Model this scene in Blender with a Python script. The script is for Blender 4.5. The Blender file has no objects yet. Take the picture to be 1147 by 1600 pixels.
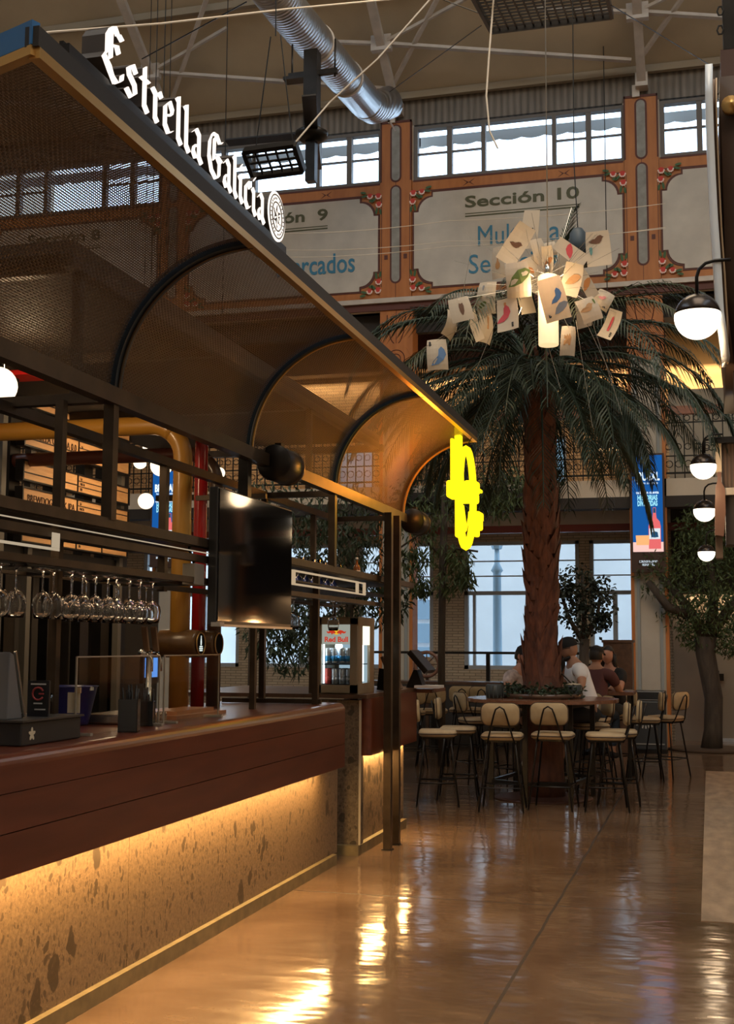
import bpy, bmesh, math, random
from mathutils import Vector, Matrix, Euler, noise
from math import sin, cos, pi, radians, sqrt, atan2
random.seed(7)
SC = bpy.context.scene
COL = SC.collection
# ------------------------------------------------------------------ camera, world, exposure
FPX, PCX, PCY, EYE = 1960.0, 573.5, 800.0, 1.6
R_ = Vector((0.96501088, 0.26215815, 0.00520695))
U_ = Vector((0.02256316, -0.10280712, 0.99444537))
F_ = Vector((-0.26123728, 0.95953311, 0.10512511))
cam_d = bpy.data.cameras.new('camera'); cam = bpy.data.objects.new('camera', cam_d); COL.objects.link(cam)
cam.matrix_world = Matrix(((R_.x, U_.x, -F_.x, 0), (R_.y, U_.y, -F_.y, 0), (R_.z, U_.z, -F_.z, EYE), (0, 0, 0, 1)))
cam_d.sensor_fit = 'VERTICAL'; cam_d.sensor_height = 36; cam_d.lens = FPX / 1600 * 36
cam_d.clip_start = 0.05; cam_d.clip_end = 200
SC.camera = cam
SC.view_settings.view_transform = 'Standard'; SC.view_settings.look = 'None'
SC.view_settings.exposure = 0.0; SC.view_settings.gamma = 1.0; SC.view_settings.use_curve_mapping = False
W = bpy.data.worlds.new('daylight'); SC.world = W; W.use_nodes = True
wn = W.node_tree.nodes; wl = W.node_tree.links
bg = wn['Background']; bg.inputs['Color'].default_value = (0.62, 0.80, 1.0, 1); bg.inputs['Strength'].default_value = 4.6

def area(name, loc, size, power, col, rot=(0, 0, 0), sy=None, spread=None):
    d = bpy.data.lights.new(name, 'AREA'); d.energy = power; d.color = col; d.size = size
    if sy: d.shape = 'RECTANGLE'; d.size_y = sy
    if spread: d.spread = radians(spread)
    o = bpy.data.objects.new(name, d); COL.objects.link(o); o.location = loc; o.rotation_euler = rot
    return o
def point(name, loc, power, col, r=0.05):
    d = bpy.data.lights.new(name, 'POINT'); d.energy = power; d.color = col; d.shadow_soft_size = r
    o = bpy.data.objects.new(name, d); COL.objects.link(o); o.location = loc
    return o
WARM = (1.0, 0.56, 0.20); WARM2 = (1.0, 0.70, 0.40); COOL = (0.62, 0.80, 1.0)
# added area fills without fixtures: one high above the camera, one mid-hall
area('overhead_fill', (1.0, 3.0, 15.5), 7.0, 1300, (1.0, 0.86, 0.68), (0, 0, 0), 9.0)
area('mid_hall_fill', (-2.0, 12.0, 10.5), 3.0, 160, (1.0, 0.80, 0.55), (0, 0, 0), 3.0)

# ------------------------------------------------------------------ helpers
def ray(x, y):
    a = (x - PCX) / FPX; b = -(y - PCY) / FPX
    return R_ * a + U_ * b + F_
def at(x, y, X=None, Y=None, Z=None):
    r = ray(x, y)
    t = X / r.x if X is not None else Y / r.y if Y is not None else (Z - EYE) / r.z
    return Vector((r.x * t, r.y * t, EYE + r.z * t))

def tag(o, label=None, cat=None, group=None, kind=None):
    if label: o['label'] = label
    if cat: o['category'] = cat
    if group: o['group'] = group
    if kind: o['kind'] = kind
    return o
def thing(name, label, cat, loc=(0, 0, 0), rz=0, group=None):
    o = bpy.data.objects.new(name, None); COL.objects.link(o); o.empty_display_size = .1
    o.location = loc; o.rotation_euler = (0, 0, rz)
    return tag(o, label, cat, group)
def LM(o):
    m = Matrix.Identity(4)
    while o:
        m = (Matrix.Translation(o.location) @ o.rotation_euler.to_matrix().to_4x4() @ Matrix.Diagonal((*o.scale, 1))) @ m
        o = o.parent
    return m
def kids(o): return [c for c in o.children]
def dup(o, loc=None, rz=None, label=None, parent=None, group=None, scale=None):
    c = o.copy(); COL.objects.link(c)
    if parent: c.parent = parent
    if loc is not None: c.location = loc
    if rz is not None: c.rotation_euler = (0, 0, rz)
    if scale: c.scale = (scale,) * 3
    if label: c['label'] = label
    if group: c['group'] = group
    for k in list(o.children): dup(k, parent=c)
    return c

class MB:
    """collects shapes, then links them as ONE mesh object"""
    def __init__(s): s.v = []; s.f = []; s.uv = None; s.sm = []
    def add(s, vs, fs, smooth=False):
        n = len(s.v); s.v += [Vector(v) for v in vs]; s.f += [tuple(i + n for i in f) for f in fs]; s.sm += [smooth] * len(fs); return s
    def box(s, c, d, rot=None, M=None):
        x, y, z = [k / 2 for k in d]
        vs = [Vector(p) for p in ((-x,-y,-z),(x,-y,-z),(x,y,-z),(-x,y,-z),(-x,-y,z),(x,-y,z),(x,y,z),(-x,y,z))]
        if rot: e = Euler(rot).to_matrix(); vs = [e @ v for v in vs]
        if M: vs = [M @ v for v in vs]
        vs = [v + Vector(c) for v in vs]
        return s.add(vs, [(0,3,2,1),(4,5,6,7),(0,1,5,4),(1,2,6,5),(2,3,7,6),(3,0,4,7)])
    def b2(s, a, b):
        a = Vector(a); b = Vector(b)
        return s.box((a + b) / 2, [abs(k) for k in (b - a)])
    def bar(s, p, q, w, h=None, up=(0, 0, 1)):
        p = Vector(p); q = Vector(q); h = h or w; d = (q - p); L = d.length; d.normalize()
        up = Vector(up)
        if abs(d.dot(up)) > .98: up = Vector((1, 0, 0))
        x = d.cross(up).normalized(); z = x.cross(d)
        vs = [o + x * a * w / 2 + z * b * h / 2 for o in (p, q) for a, b in ((-1,-1),(1,-1),(1,1),(-1,1))]
        return s.add(vs, [(0,1,2,3),(7,6,5,4),(0,4,5,1),(1,5,6,2),(2,6,7,3),(3,7,4,0)])
    def tube(s, pts, r, n=8, cap=True, closed=False):
        pts = [Vector(p) for p in pts]; N = len(pts); rs = r if isinstance(r, (list, tuple)) else [r] * N
        vs = []; prev = None
        for i, p in enumerate(pts):
            if closed: d = pts[(i + 1) % N] - pts[i - 1]
            else: d = pts[min(i + 1, N - 1)] - pts[max(i - 1, 0)]
            if d.length < 1e-9: d = Vector((0, 0, 1))
            d.normalize()
            if prev is None:
                a = Vector((0, 0, 1)) if abs(d.z) < .9 else Vector((1, 0, 0)); x = d.cross(a).normalized()
            else:
                x = prev - d * prev.dot(d)
                x = x.normalized() if x.length > 1e-6 else d.orthogonal().normalized()
            prev = x; y = d.cross(x)
            vs += [p + (x * cos(2 * pi * k / n) + y * sin(2 * pi * k / n)) * rs[i] for k in range(n)]
        fs = []
        M_ = N if closed else N - 1
        for i in range(M_):
            j = (i + 1) % N
            fs += [(i * n + k, i * n + (k + 1) % n, j * n + (k + 1) % n, j * n + k) for k in range(n)]
        if cap and not closed: fs += [tuple(range(n))[::-1], tuple((N - 1) * n + k for k in range(n))]
        return s.add(vs, fs, n > 5)
    def lathe(s, prof, c=(0, 0, 0), n=20, M=None, smooth=True):
        c = Vector(c); vs = []; fs = []
        for r, z in prof:
            for k in range(n):
                v = Vector((r * cos(2 * pi * k / n), r * sin(2 * pi * k / n), z))
                vs.append((M @ v if M else v) + c)
        for i in range(len(prof) - 1):
            fs += [(i * n + k, i * n + (k + 1) % n, (i + 1) * n + (k + 1) % n, (i + 1) * n + k) for k in range(n)]
        if prof[0][0] > 1e-5: fs.append(tuple(range(n))[::-1])
        if prof[-1][0] > 1e-5: fs.append(tuple((len(prof) - 1) * n + k for k in range(n)))
        return s.add(vs, fs, smooth)
    def prism(s, poly, o, ux, uy, d):
        """2D polygon in the plane (ux,uy) through o, thickened by vector d"""
        o = Vector(o); ux = Vector(ux); uy = Vector(uy); d = Vector(d); n = len(poly)
        vs = [o + ux * a + uy * b for a, b in poly] + [o + ux * a + uy * b + d for a, b in poly]
        return s.add(vs, [tuple(range(n))[::-1], tuple(range(n, 2 * n))] + [(i, (i + 1) % n, n + (i + 1) % n, n + i) for i in range(n)])
    def build(s, name, m, parent=None, uv=None, bevel=0, world=False, smooth=None):
        me = bpy.data.meshes.new(name); vs = s.v
        if world and parent: inv = LM(parent).inverted(); vs = [inv @ v for v in vs]
        me.from_pydata([tuple(v) for v in vs], [], s.f); me.validate()
        if uv:
            ul = me.uv_layers.new(name='UVMap')
            for l in me.loops: ul.data[l.index].uv = uv[l.vertex_index]
        if smooth is None:
            if len(me.polygons) == len(s.sm):
                for p, q in zip(me.polygons, s.sm): p.use_smooth = q
        else:
            for p in me.polygons: p.use_smooth = smooth
        me.materials.append(m)
        o = bpy.data.objects.new(name, me); COL.objects.link(o)
        bm = bmesh.new(); bm.from_mesh(me)
        bmesh.ops.recalc_face_normals(bm, faces=bm.faces); bm.to_mesh(me); bm.free()
        if parent: o.parent = parent
        if bevel:
            b = o.modifiers.new('bevel', 'BEVEL'); b.width = bevel; b.segments = 2; b.limit_method = 'ANGLE'
        return o
def struct(name, mb, m, parent=None, **k):
    o = mb.build(name, m, parent, **k)
    if not parent: o['kind'] = 'structure'
    return o
def rrect(w, h, r, n=5, cx=0, cy=0):
    pts = []
    for sx, sy, a0 in ((1, 1, 0), (-1, 1, 90), (-1, -1, 180), (1, -1, 270)):
        for k in range(n + 1):
            a = radians(a0 + 90 * k / n); pts.append((cx + sx * (w / 2 - r) + r * cos(a), cy + sy * (h / 2 - r) + r * sin(a)))
    return pts
def ell(rx, ry, n=20, cx=0, cy=0, a=0):
    return [(cx + rx * cos(2*pi*k/n)*cos(a) - ry*sin(2*pi*k/n)*sin(a), cy + rx * cos(2*pi*k/n)*sin(a) + ry*sin(2*pi*k/n)*cos(a)) for k in range(n)]
def text_mb(txt, size, o, ux, uy, depth=0.002, align='LEFT', w=None, bold=0.0, shear=0.0):
    """built-in font turned into mesh, laid in plane (ux,uy); optional width w"""
    cu = bpy.data.curves.new('t', 'FONT'); cu.body = txt; cu.size = 1; cu.align_x = 'LEFT'; cu.extrude = 0.5; cu.offset = bold; cu.resolution_u = 3; cu.shear = shear
    ob = bpy.data.objects.new('t', cu); COL.objects.link(ob)
    dg = bpy.context.evaluated_depsgraph_get(); me = bpy.data.meshes.new_from_object(ob.evaluated_get(dg))
    vs = [v.co.copy() for v in me.vertices]; fs = [tuple(p.vertices) for p in me.polygons]
    bpy.data.objects.remove(ob); bpy.data.curves.remove(cu); bpy.data.meshes.remove(me)
    if not vs: return MB()
    x0 = min(v.x for v in vs); x1 = max(v.x for v in vs)
    sx = size if w is None else w / (x1 - x0)
    off = {'LEFT': 0, 'CENTER': -.5 * (x1 - x0), 'RIGHT': -(x1 - x0)}[align]
    o = Vector(o); ux = Vector(ux).normalized(); uy = Vector(uy).normalized(); n = ux.cross(uy)
    m = MB(); m.add([o + ux * ((v.x - x0 + off) * sx) + uy * (v.y * size / .72) + n * (v.z * depth) for v in vs], fs)
    return m
def merge(*ms):
    r = MB()
    for m in ms:
        n = len(r.v); r.v += m.v; r.f += [tuple(i + n for i in f) for f in m.f]; r.sm += m.sm
    return r
def skin(name, verts, edges, radii, m, parent=None, sub=2, world=False, root=0):
    """continuous surface grown around a joint skeleton"""
    if world and parent: inv = LM(parent).inverted(); verts = [inv @ Vector(v) for v in verts]
    me = bpy.data.meshes.new(name); me.from_pydata([tuple(v) for v in verts], edges, [])
    o = bpy.data.objects.new(name, me); COL.objects.link(o)
    sk = o.modifiers.new('skin', 'SKIN'); sk.use_smooth_shade = True
    for i, r in enumerate(radii):
        r2 = r if isinstance(r, tuple) else (r, r)
        me.skin_vertices[0].data[i].radius = r2
    me.skin_vertices[0].data[root].use_root = True
    s_ = o.modifiers.new('sub', 'SUBSURF'); s_.levels = sub; s_.render_levels = sub
    dg = bpy.context.evaluated_depsgraph_get(); nm = bpy.data.meshes.new_from_object(o.evaluated_get(dg))
    o.modifiers.clear(); o.data = nm; nm.name = name
    nm.materials.clear(); nm.materials.append(m)
    for p in nm.polygons: p.use_smooth = True
    if parent: o.parent = parent
    return o
# ------------------------------------------------------------------ materials
def mk(name, col, rough=.5, metal=0, emit=None, es=0, noise_=0, nscale=8, bump=0, bscale=40, coat=0, trans=0, ior=1.45, alpha=1, spec=None, stretch=None, col2=None):
    m = bpy.data.materials.new(name); m.use_nodes = True; nt = m.node_tree; b = nt.nodes['Principled BSDF']
    b.inputs['Base Color'].default_value = (*col, 1); b.inputs['Roughness'].default_value = rough; b.inputs['Metallic'].default_value = metal
    b.inputs['Coat Weight'].default_value = coat; b.inputs['Transmission Weight'].default_value = trans; b.inputs['IOR'].default_value = ior
    b.inputs['Alpha'].default_value = alpha
    if spec is not None: b.inputs['Specular IOR Level'].default_value = spec
    if emit: b.inputs['Emission Color'].default_value = (*emit, 1); b.inputs['Emission Strength'].default_value = es
    if noise_ or bump:
        tc = nt.nodes.new('ShaderNodeTexCoord'); mp = nt.nodes.new('ShaderNodeMapping'); nt.links.new(tc.outputs['Object'], mp.inputs[0])
        if stretch: mp.inputs['Scale'].default_value = stretch
    if noise_:
        n = nt.nodes.new('ShaderNodeTexNoise'); n.inputs['Scale'].default_value = nscale; n.inputs['Detail'].default_value = 5
        nt.links.new(mp.outputs[0], n.inputs['Vector'])
        r = nt.nodes.new('ShaderNodeValToRGB'); r.color_ramp.elements[0].position = .3; r.color_ramp.elements[1].position = .7
        c2 = col2 or tuple(min(1, c * (1 + noise_)) for c in col)
        c1 = col if col2 else tuple(c * (1 - noise_) for c in col)
        r.color_ramp.elements[0].color = (*c1, 1); r.color_ramp.elements[1].color = (*c2, 1)
        nt.links.new(n.outputs['Fac'], r.inputs[0]); nt.links.new(r.outputs[0], b.inputs['Base Color'])
    if bump:
        n = nt.nodes.new('ShaderNodeTexNoise'); n.inputs['Scale'].default_value = bscale; n.inputs['Detail'].default_value = 3
        nt.links.new(mp.outputs[0], n.inputs['Vector'])
        bp = nt.nodes.new('ShaderNodeBump'); bp.inputs['Strength'].default_value = bump; bp.inputs['Distance'].default_value = .01
        nt.links.new(n.outputs['Fac'], bp.inputs['Height']); nt.links.new(bp.outputs[0], b.inputs['Normal'])
    return m
def glow(name, col, s):
    m = bpy.data.materials.new(name); m.use_nodes = True; nt = m.node_tree; nt.nodes.clear()
    e = nt.nodes.new('ShaderNodeEmission'); e.inputs[0].default_value = (*col, 1); e.inputs[1].default_value = s
    o = nt.nodes.new('ShaderNodeOutputMaterial'); nt.links.new(e.outputs[0], o.inputs[0]); return m
def nd(nt, t, **k):
    n = nt.nodes.new(t)
    for a, v in k.items():
        if a.startswith('i_'): n.inputs[a[2:].replace('_', ' ')].default_value = v
        else: setattr(n, a, v)
    return n
def mathn(nt, op, a, b=None, c=None):
    n = nt.nodes.new('ShaderNodeMath'); n.operation = op
    for i, v in enumerate((a, b, c)):
        if v is None: continue
        if isinstance(v, (int, float)): n.inputs[i].default_value = v
        else: nt.links.new(v, n.inputs[i])
    return n.outputs[0]
def ramp(nt, fac, stops):
    r = nt.nodes.new('ShaderNodeValToRGB'); e = r.color_ramp.elements
    while len(e) < len(stops): e.new(.5)
    for i, (p, c) in enumerate(stops): e[i].position = p; e[i].color = (*c, 1)
    nt.links.new(fac, r.inputs[0]); return r.outputs[0]

def floor_mat():
    m = bpy.data.materials.new('polished_concrete'); m.use_nodes = True; nt = m.node_tree; L = nt.links.new; b = nt.nodes['Principled BSDF']
    tc = nd(nt, 'ShaderNodeTexCoord'); sp = nd(nt, 'ShaderNodeSeparateXYZ'); L(tc.outputs['Object'], sp.inputs[0])
    n = nd(nt, 'ShaderNodeTexNoise', i_Scale=1.1, i_Detail=8, i_Roughness=.62); L(tc.outputs['Object'], n.inputs['Vector'])
    c = ramp(nt, n.outputs['Fac'], [(.30, (.085, .050, .030)), (.5, (.135, .084, .051)), (.72, (.20, .132, .085))])
    # joints: one along x=-0.956, spacing 3.2 both ways (crosswise at 8.0)
    def joint(s, off):
        w = nd(nt, 'ShaderNodeTexNoise', i_Scale=2.0, i_Detail=2); L(tc.outputs['Object'], w.inputs['Vector'])
        k = mathn(nt, 'ADD', s, mathn(nt, 'MULTIPLY', w.outputs['Fac'], .02))
        k = mathn(nt, 'PINGPONG', mathn(nt, 'ADD', k, off - .01), 1.6)
        return mathn(nt, 'LESS_THAN', k, .0085)
    j = mathn(nt, 'MAXIMUM', joint(sp.outputs[0], .956), joint(sp.outputs[1], -8.0))
    mx = nd(nt, 'ShaderNodeMix', data_type='RGBA'); L(j, mx.inputs[0]); L(c, mx.inputs[6]); mx.inputs[7].default_value = (.02, .012, .008, 1); L(mx.outputs[2], b.inputs['Base Color'])
    n2 = nd(nt, 'ShaderNodeTexNoise', i_Scale=2.3, i_Detail=5); L(tc.outputs['Object'], n2.inputs['Vector'])
    rr = nd(nt, 'ShaderNodeMapRange'); rr.inputs[3].default_value = .05; rr.inputs[4].default_value = .17; L(n2.outputs['Fac'], rr.inputs[0])
    L(mathn(nt, 'ADD', rr.outputs[0], mathn(nt, 'MULTIPLY', j, .4)), b.inputs['Roughness'])
    mp = nd(nt, 'ShaderNodeMapping'); mp.inputs['Scale'].default_value = (1.3, 2.2, 1); L(tc.outputs['Object'], mp.inputs[0])
    n3 = nd(nt, 'ShaderNodeTexNoise', i_Scale=2.2, i_Detail=2); L(mp.outputs[0], n3.inputs['Vector'])
    bp = nd(nt, 'ShaderNodeBump'); bp.inputs['Strength'].default_value = .28; bp.inputs['Distance'].default_value = .02; L(n3.outputs['Fac'], bp.inputs['Height']); L(bp.outputs[0], b.inputs['Normal'])
    b.inputs['Specular IOR Level'].default_value = .6
    return m
def stone_mat(name, base, dark, light, rough=.55):
    m = bpy.data.materials.new(name); m.use_nodes = True; nt = m.node_tree; L = nt.links.new; b = nt.nodes['Principled BSDF']
    tc = nd(nt, 'ShaderNodeTexCoord')
    n = nd(nt, 'ShaderNodeTexNoise', i_Scale=45., i_Detail=6, i_Roughness=.8); L(tc.outputs['Object'], n.inputs['Vector'])
    c0 = ramp(nt, n.outputs['Fac'], [(.3, dark), (.5, base), (.7, light)])
    wn_ = nd(nt, 'ShaderNodeTexNoise', i_Scale=9., i_Detail=3); L(tc.outputs['Object'], wn_.inputs['Vector'])
    ad = nd(nt, 'ShaderNodeVectorMath', operation='MULTIPLY_ADD'); ad.inputs[1].default_value = (.09, .09, .09); L(wn_.outputs['Color'], ad.inputs[0]); L(tc.outputs['Object'], ad.inputs[2])
    out = c0
    for sc, th, dk, gt in ((6., .20, .25, .6), (11., .25, .30, .5), (24., .24, .42, .35), (50., .2, .55, .2)):
        mp = nd(nt, 'ShaderNodeMapping'); mp.inputs['Scale'].default_value = (1, 1.35, .8); mp.inputs['Location'].default_value = (sc, 0, 3); L(ad.outputs[0], mp.inputs[0])
        v = nd(nt, 'ShaderNodeTexVoronoi', feature='F1', i_Scale=sc, i_Randomness=1.); L(mp.outputs[0], v.inputs['Vector'])
        sv = nd(nt, 'ShaderNodeSeparateColor'); L(v.outputs['Color'], sv.inputs[0])
        rad = mathn(nt, 'MULTIPLY', sv.outputs[0], th * 2.1)
        e = mathn(nt, 'SUBTRACT', rad, v.outputs['Distance'])
        f = nd(nt, 'ShaderNodeMapRange'); f.inputs[1].default_value = 0; f.inputs[2].default_value = .035; L(e, f.inputs[0])
        k = mathn(nt, 'MULTIPLY', f.outputs[0], mathn(nt, 'GREATER_THAN', sv.outputs[1], gt))
        mx = nd(nt, 'ShaderNodeMix', data_type='RGBA'); L(mathn(nt, 'MULTIPLY', k, .9), mx.inputs[0]); L(out, mx.inputs[6]); mx.inputs[7].default_value = (*[q * dk for q in base], 1); out = mx.outputs[2]
    L(out, b.inputs['Base Color']); b.inputs['Roughness'].default_value = rough
    return m
def wood_mat(name, c1, c2, rough=.35, scale=(1, .12, 1), coat=.3, ns=14):
    m = bpy.data.materials.new(name); m.use_nodes = True; nt = m.node_tree; L = nt.links.new; b = nt.nodes['Principled BSDF']
    tc = nd(nt, 'ShaderNodeTexCoord'); mp = nd(nt, 'ShaderNodeMapping'); mp.inputs['Scale'].default_value = scale; L(tc.outputs['Object'], mp.inputs[0])
    n = nd(nt, 'ShaderNodeTexNoise', i_Scale=float(ns), i_Detail=6, i_Distortion=.4); L(mp.outputs[0], n.inputs['Vector'])
    L(ramp(nt, n.outputs['Fac'], [(.3, c1), (.7, c2)]), b.inputs['Base Color']); b.inputs['Roughness'].default_value = rough; b.inputs['Coat Weight'].default_value = coat * .5; b.inputs['Coat Roughness'].default_value = .2
    return m
def brick_mat(name, c1, c2, mortar, sc=1.0, bump=.6):
    m = bpy.data.materials.new(name); m.use_nodes = True; nt = m.node_tree; L = nt.links.new; b = nt.nodes['Principled BSDF']
    tc = nd(nt, 'ShaderNodeTexCoord'); sp = nd(nt, 'ShaderNodeSeparateXYZ'); L(tc.outputs['Object'], sp.inputs[0])
    cb = nd(nt, 'ShaderNodeCombineXYZ'); L(mathn(nt, 'ADD', sp.outputs[0], sp.outputs[1]), cb.inputs[0]); L(sp.outputs[2], cb.inputs[1])
    br = nd(nt, 'ShaderNodeTexBrick'); br.inputs['Scale'].default_value = sc; br.inputs['Brick Width'].default_value = .25; br.inputs['Row Height'].default_value = .06; br.inputs['Mortar Size'].default_value = .008
    br.inputs['Color1'].default_value = (*c1, 1); br.inputs['Color2'].default_value = (*c2, 1); br.inputs['Mortar'].default_value = (*mortar, 1)
    L(cb.outputs[0], br.inputs['Vector']); L(br.outputs['Color'], b.inputs['Base Color']); b.inputs['Roughness'].default_value = .9
    bp = nd(nt, 'ShaderNodeBump'); bp.inputs['Strength'].default_value = bump; bp.inputs['Distance'].default_value = .02; bp.invert = True; L(br.outputs['Fac'], bp.inputs['Height']); L(bp.outputs[0], b.inputs['Normal'])
    return m
def stripes_mat(name, c1, c2, freq, axis=0, rough=.7, bump=.5):
    m = bpy.data.materials.new(name); m.use_nodes = True; nt = m.node_tree; L = nt.links.new; b = nt.nodes['Principled BSDF']
    tc = nd(nt, 'ShaderNodeTexCoord'); sp = nd(nt, 'ShaderNodeSeparateXYZ'); L(tc.outputs['Object'], sp.inputs[0])
    s = mathn(nt, 'SINE', mathn(nt, 'MULTIPLY', sp.outputs[axis], freq)); s = mathn(nt, 'MULTIPLY_ADD', s, .5, .5)
    n = nd(nt, 'ShaderNodeTexNoise', i_Scale=3., i_Detail=6); mp = nd(nt, 'ShaderNodeMapping'); mp.inputs['Scale'].default_value = (6, 6, .5); L(tc.outputs['Object'], mp.inputs[0]); L(mp.outputs[0], n.inputs['Vector'])
    f = mathn(nt, 'MULTIPLY_ADD', n.outputs['Fac'], .9, mathn(nt, 'MULTIPLY', s, .35)); L(ramp(nt, f, [(.35, c1), (.85, c2)]), b.inputs['Base Color'])
    bp = nd(nt, 'ShaderNodeBump'); bp.inputs['Strength'].default_value = bump; bp.inputs['Distance'].default_value = .02; L(s, bp.inputs['Height']); L(bp.outputs[0], b.inputs['Normal']); b.inputs['Roughness'].default_value = rough
    return m
def perf_mat(name, col, a, bb, th, rough=.45, metal=.7):
    """expanded metal: a lattice of see-through diamonds laid out in metres of UV"""
    m = bpy.data.materials.new(name); m.use_nodes = True; nt = m.node_tree; L = nt.links.new; p = nt.nodes['Principled BSDF']
    p.inputs['Base Color'].default_value = (*col, 1); p.inputs['Roughness'].default_value = rough; p.inputs['Metallic'].default_value = metal
    tc = nd(nt, 'ShaderNodeTexCoord'); sp = nd(nt, 'ShaderNodeSeparateXYZ'); L(tc.outputs['UV'], sp.inputs[0])
    cu = mathn(nt, 'COSINE', mathn(nt, 'MULTIPLY', sp.outputs[0], pi / a)); cv = mathn(nt, 'COSINE', mathn(nt, 'MULTIPLY', sp.outputs[1], pi / bb))
    h = mathn(nt, 'GREATER_THAN', mathn(nt, 'ABSOLUTE', mathn(nt, 'MULTIPLY', cu, cv)), th)
    L(mathn(nt, 'SUBTRACT', 1.0, h), p.inputs['Alpha'])
    bp = nd(nt, 'ShaderNodeBump'); bp.inputs['Strength'].default_value = .8; bp.inputs['Distance'].default_value = .004; L(mathn(nt, 'MULTIPLY', cu, cv), bp.inputs['Height']); L(bp.outputs[0], p.inputs['Normal'])
    return m
M = {}
M['floor'] = floor_mat()
M['slab'] = mk('stone_slab', (.26, .19, .13), .45, noise_=.35, nscale=3, stretch=(3, 1, 1), bump=.2, bscale=30)
M['stone'] = stone_mat('conglomerate_stone', (.16, .105, .062), (.085, .055, .032), (.25, .17, .10))
M['curb'] = mk('curb_concrete', (.17, .125, .06), .6, noise_=.25, nscale=12)
M['barwood'] = wood_mat('red_brown_varnished_wood', (.080, .017, .008), (.125, .030, .013), .28)
M['tablewood'] = wood_mat('table_wood', (.12, .05, .03), (.2, .09, .05), .25, (1, 1, 1))
M['darkwood'] = wood_mat('dark_wood', (.05, .025, .015), (.09, .045, .025), .4)
M['board'] = wood_mat('pale_menu_wood', (.42, .22, .085), (.56, .32, .14), .6, (1, .3, 3), 0, 18)
M['blacksteel'] = mk('black_steel', (.018, .016, .015), .38, .6, noise_=.3, nscale=6)
M['brownsteel'] = mk('bronze_brown_steel', (.06, .042, .028), .42, .7, noise_=.3, nscale=7)
M['brass'] = mk('brass_strip', (.55, .33, .11), .35, .85)
M['mesh'] = perf_mat('expanded_metal', (.125, .080, .052), .017, .0095, .41, .5, .3)
M['deck'] = mk('dark_deck', (.035, .028, .022), .7)
M['blue'] = mk('blue_fascia_paint', (.02, .13, .33), .4)
M['bluedark'] = mk('blue_black_rib', (.02, .035, .055), .35, .4)
M['letterface'] = glow('lit_letter_face', (1.0, .88, .77), 1.5)
M['letterside'] = mk('letter_side_bronze', (.055, .043, .036), .55)
M['cream'] = mk('cream_plaster', (.52, .45, .36), .85, noise_=.08, nscale=2)
M['panelcream'] = mk('cream_panel_paint', (.52, .47, .40), .8, noise_=.12, nscale=2.5)
M['ceil'] = mk('cream_ceiling_sheet', (.50, .40, .27), .85, noise_=.1, nscale=1.2)
M['seam'] = mk('ceiling_seam', (.33, .27, .19), .8)
M['whitesteel'] = mk('white_painted_steel', (.52, .45, .38), .5, noise_=.15, nscale=4)
M['orange'] = wood_mat('orange_painted_timber', (.36, .115, .022), (.46, .16, .035), .55, (1, 1, .2), 0, 9)
M['maroon'] = mk('dark_red_outline', (.10, .028, .018), .6)
M['slotgrey'] = mk('grey_slot', (.27, .26, .23), .7, noise_=.2)
M['ribwall'] = stripes_mat('ribbed_grey_sheet', (.10, .085, .068), (.22, .185, .15), 55)
M['redpetal'] = mk('red_petal', (.55, .05, .035), .7)
M['pinkpetal'] = mk('pale_petal', (.80, .62, .52), .7)
M['leafpaint'] = mk('painted_leaf', (.06, .12, .05), .7)
M['olive'] = mk('olive_lettering', (.085, .085, .04), .6)
M['bluelet'] = mk('blue_lettering', (.045, .20, .32), .6)
M['greyframe'] = mk('grey_brown_window_frame', (.14, .12, .105), .6)
M['paleframe'] = mk('pale_window_frame', (.30, .32, .34), .5)
M['glass'] = mk('window_glass', (.9, .95, 1), .02, trans=1, ior=1.0, spec=.3)
M['brickwarm'] = brick_mat('warm_brick', (.50, .33, .17), (.40, .25, .12), (.22, .13, .07))
M['brickpale'] = brick_mat('pale_brick', (.42, .33, .23), (.35, .27, .19), (.2, .16, .11), 1.2)
M['darkwall'] = mk('dark_wall', (.03, .025, .022), .8)
M['brownwall'] = mk('grey_brown_wall_panel', (.24, .195, .155), .7, noise_=.08, nscale=2)
M['iron'] = mk('wrought_iron', (.012, .012, .012), .5, .5)
M['redbeam'] = mk('dark_red_beam', (.16, .025, .02), .5)
M['extwall'] = mk('pale_exterior_wall', (.72, .74, .74), .9, noise_=.06, nscale=1)
M['extblue'] = mk('blue_grey_exterior', (.25, .36, .45), .7)
M['awning'] = mk('grey_awning_cloth', (.62, .66, .70), .8)
M['pave'] = mk('street_paving', (.5, .5, .5), .8)
# ------------------------------------------------------------------ setting: floor, hall walls, roof
FY = 20.4      # facade plane
OY = 22.4      # outer wall plane behind the galleries
m = MB().b2((-14, -5, -.2), (9, 24.5, 0)); struct('floor', m, M['floor'])
m = MB().b2((-.085, 7.8, 0), (6, 17.0, .004)); struct('floor_slab_inlay', m, M['slab'])
m = MB().b2((-14.2, -5, 0), (-14, 24.5, 16)); struct('wall_left', m, M['cream'])
m = MB().b2((9, -5, 0), (9.2, 24.5, 16)); struct('wall_right', m, M['cream'])
m = MB().b2((-14, -5.2, 0), (9, -5, 24)); struct('wall_rear', m, M['cream'])
SLOTX = [-13.35, -9.2, -5.05, -0.9, 3.25]
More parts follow.
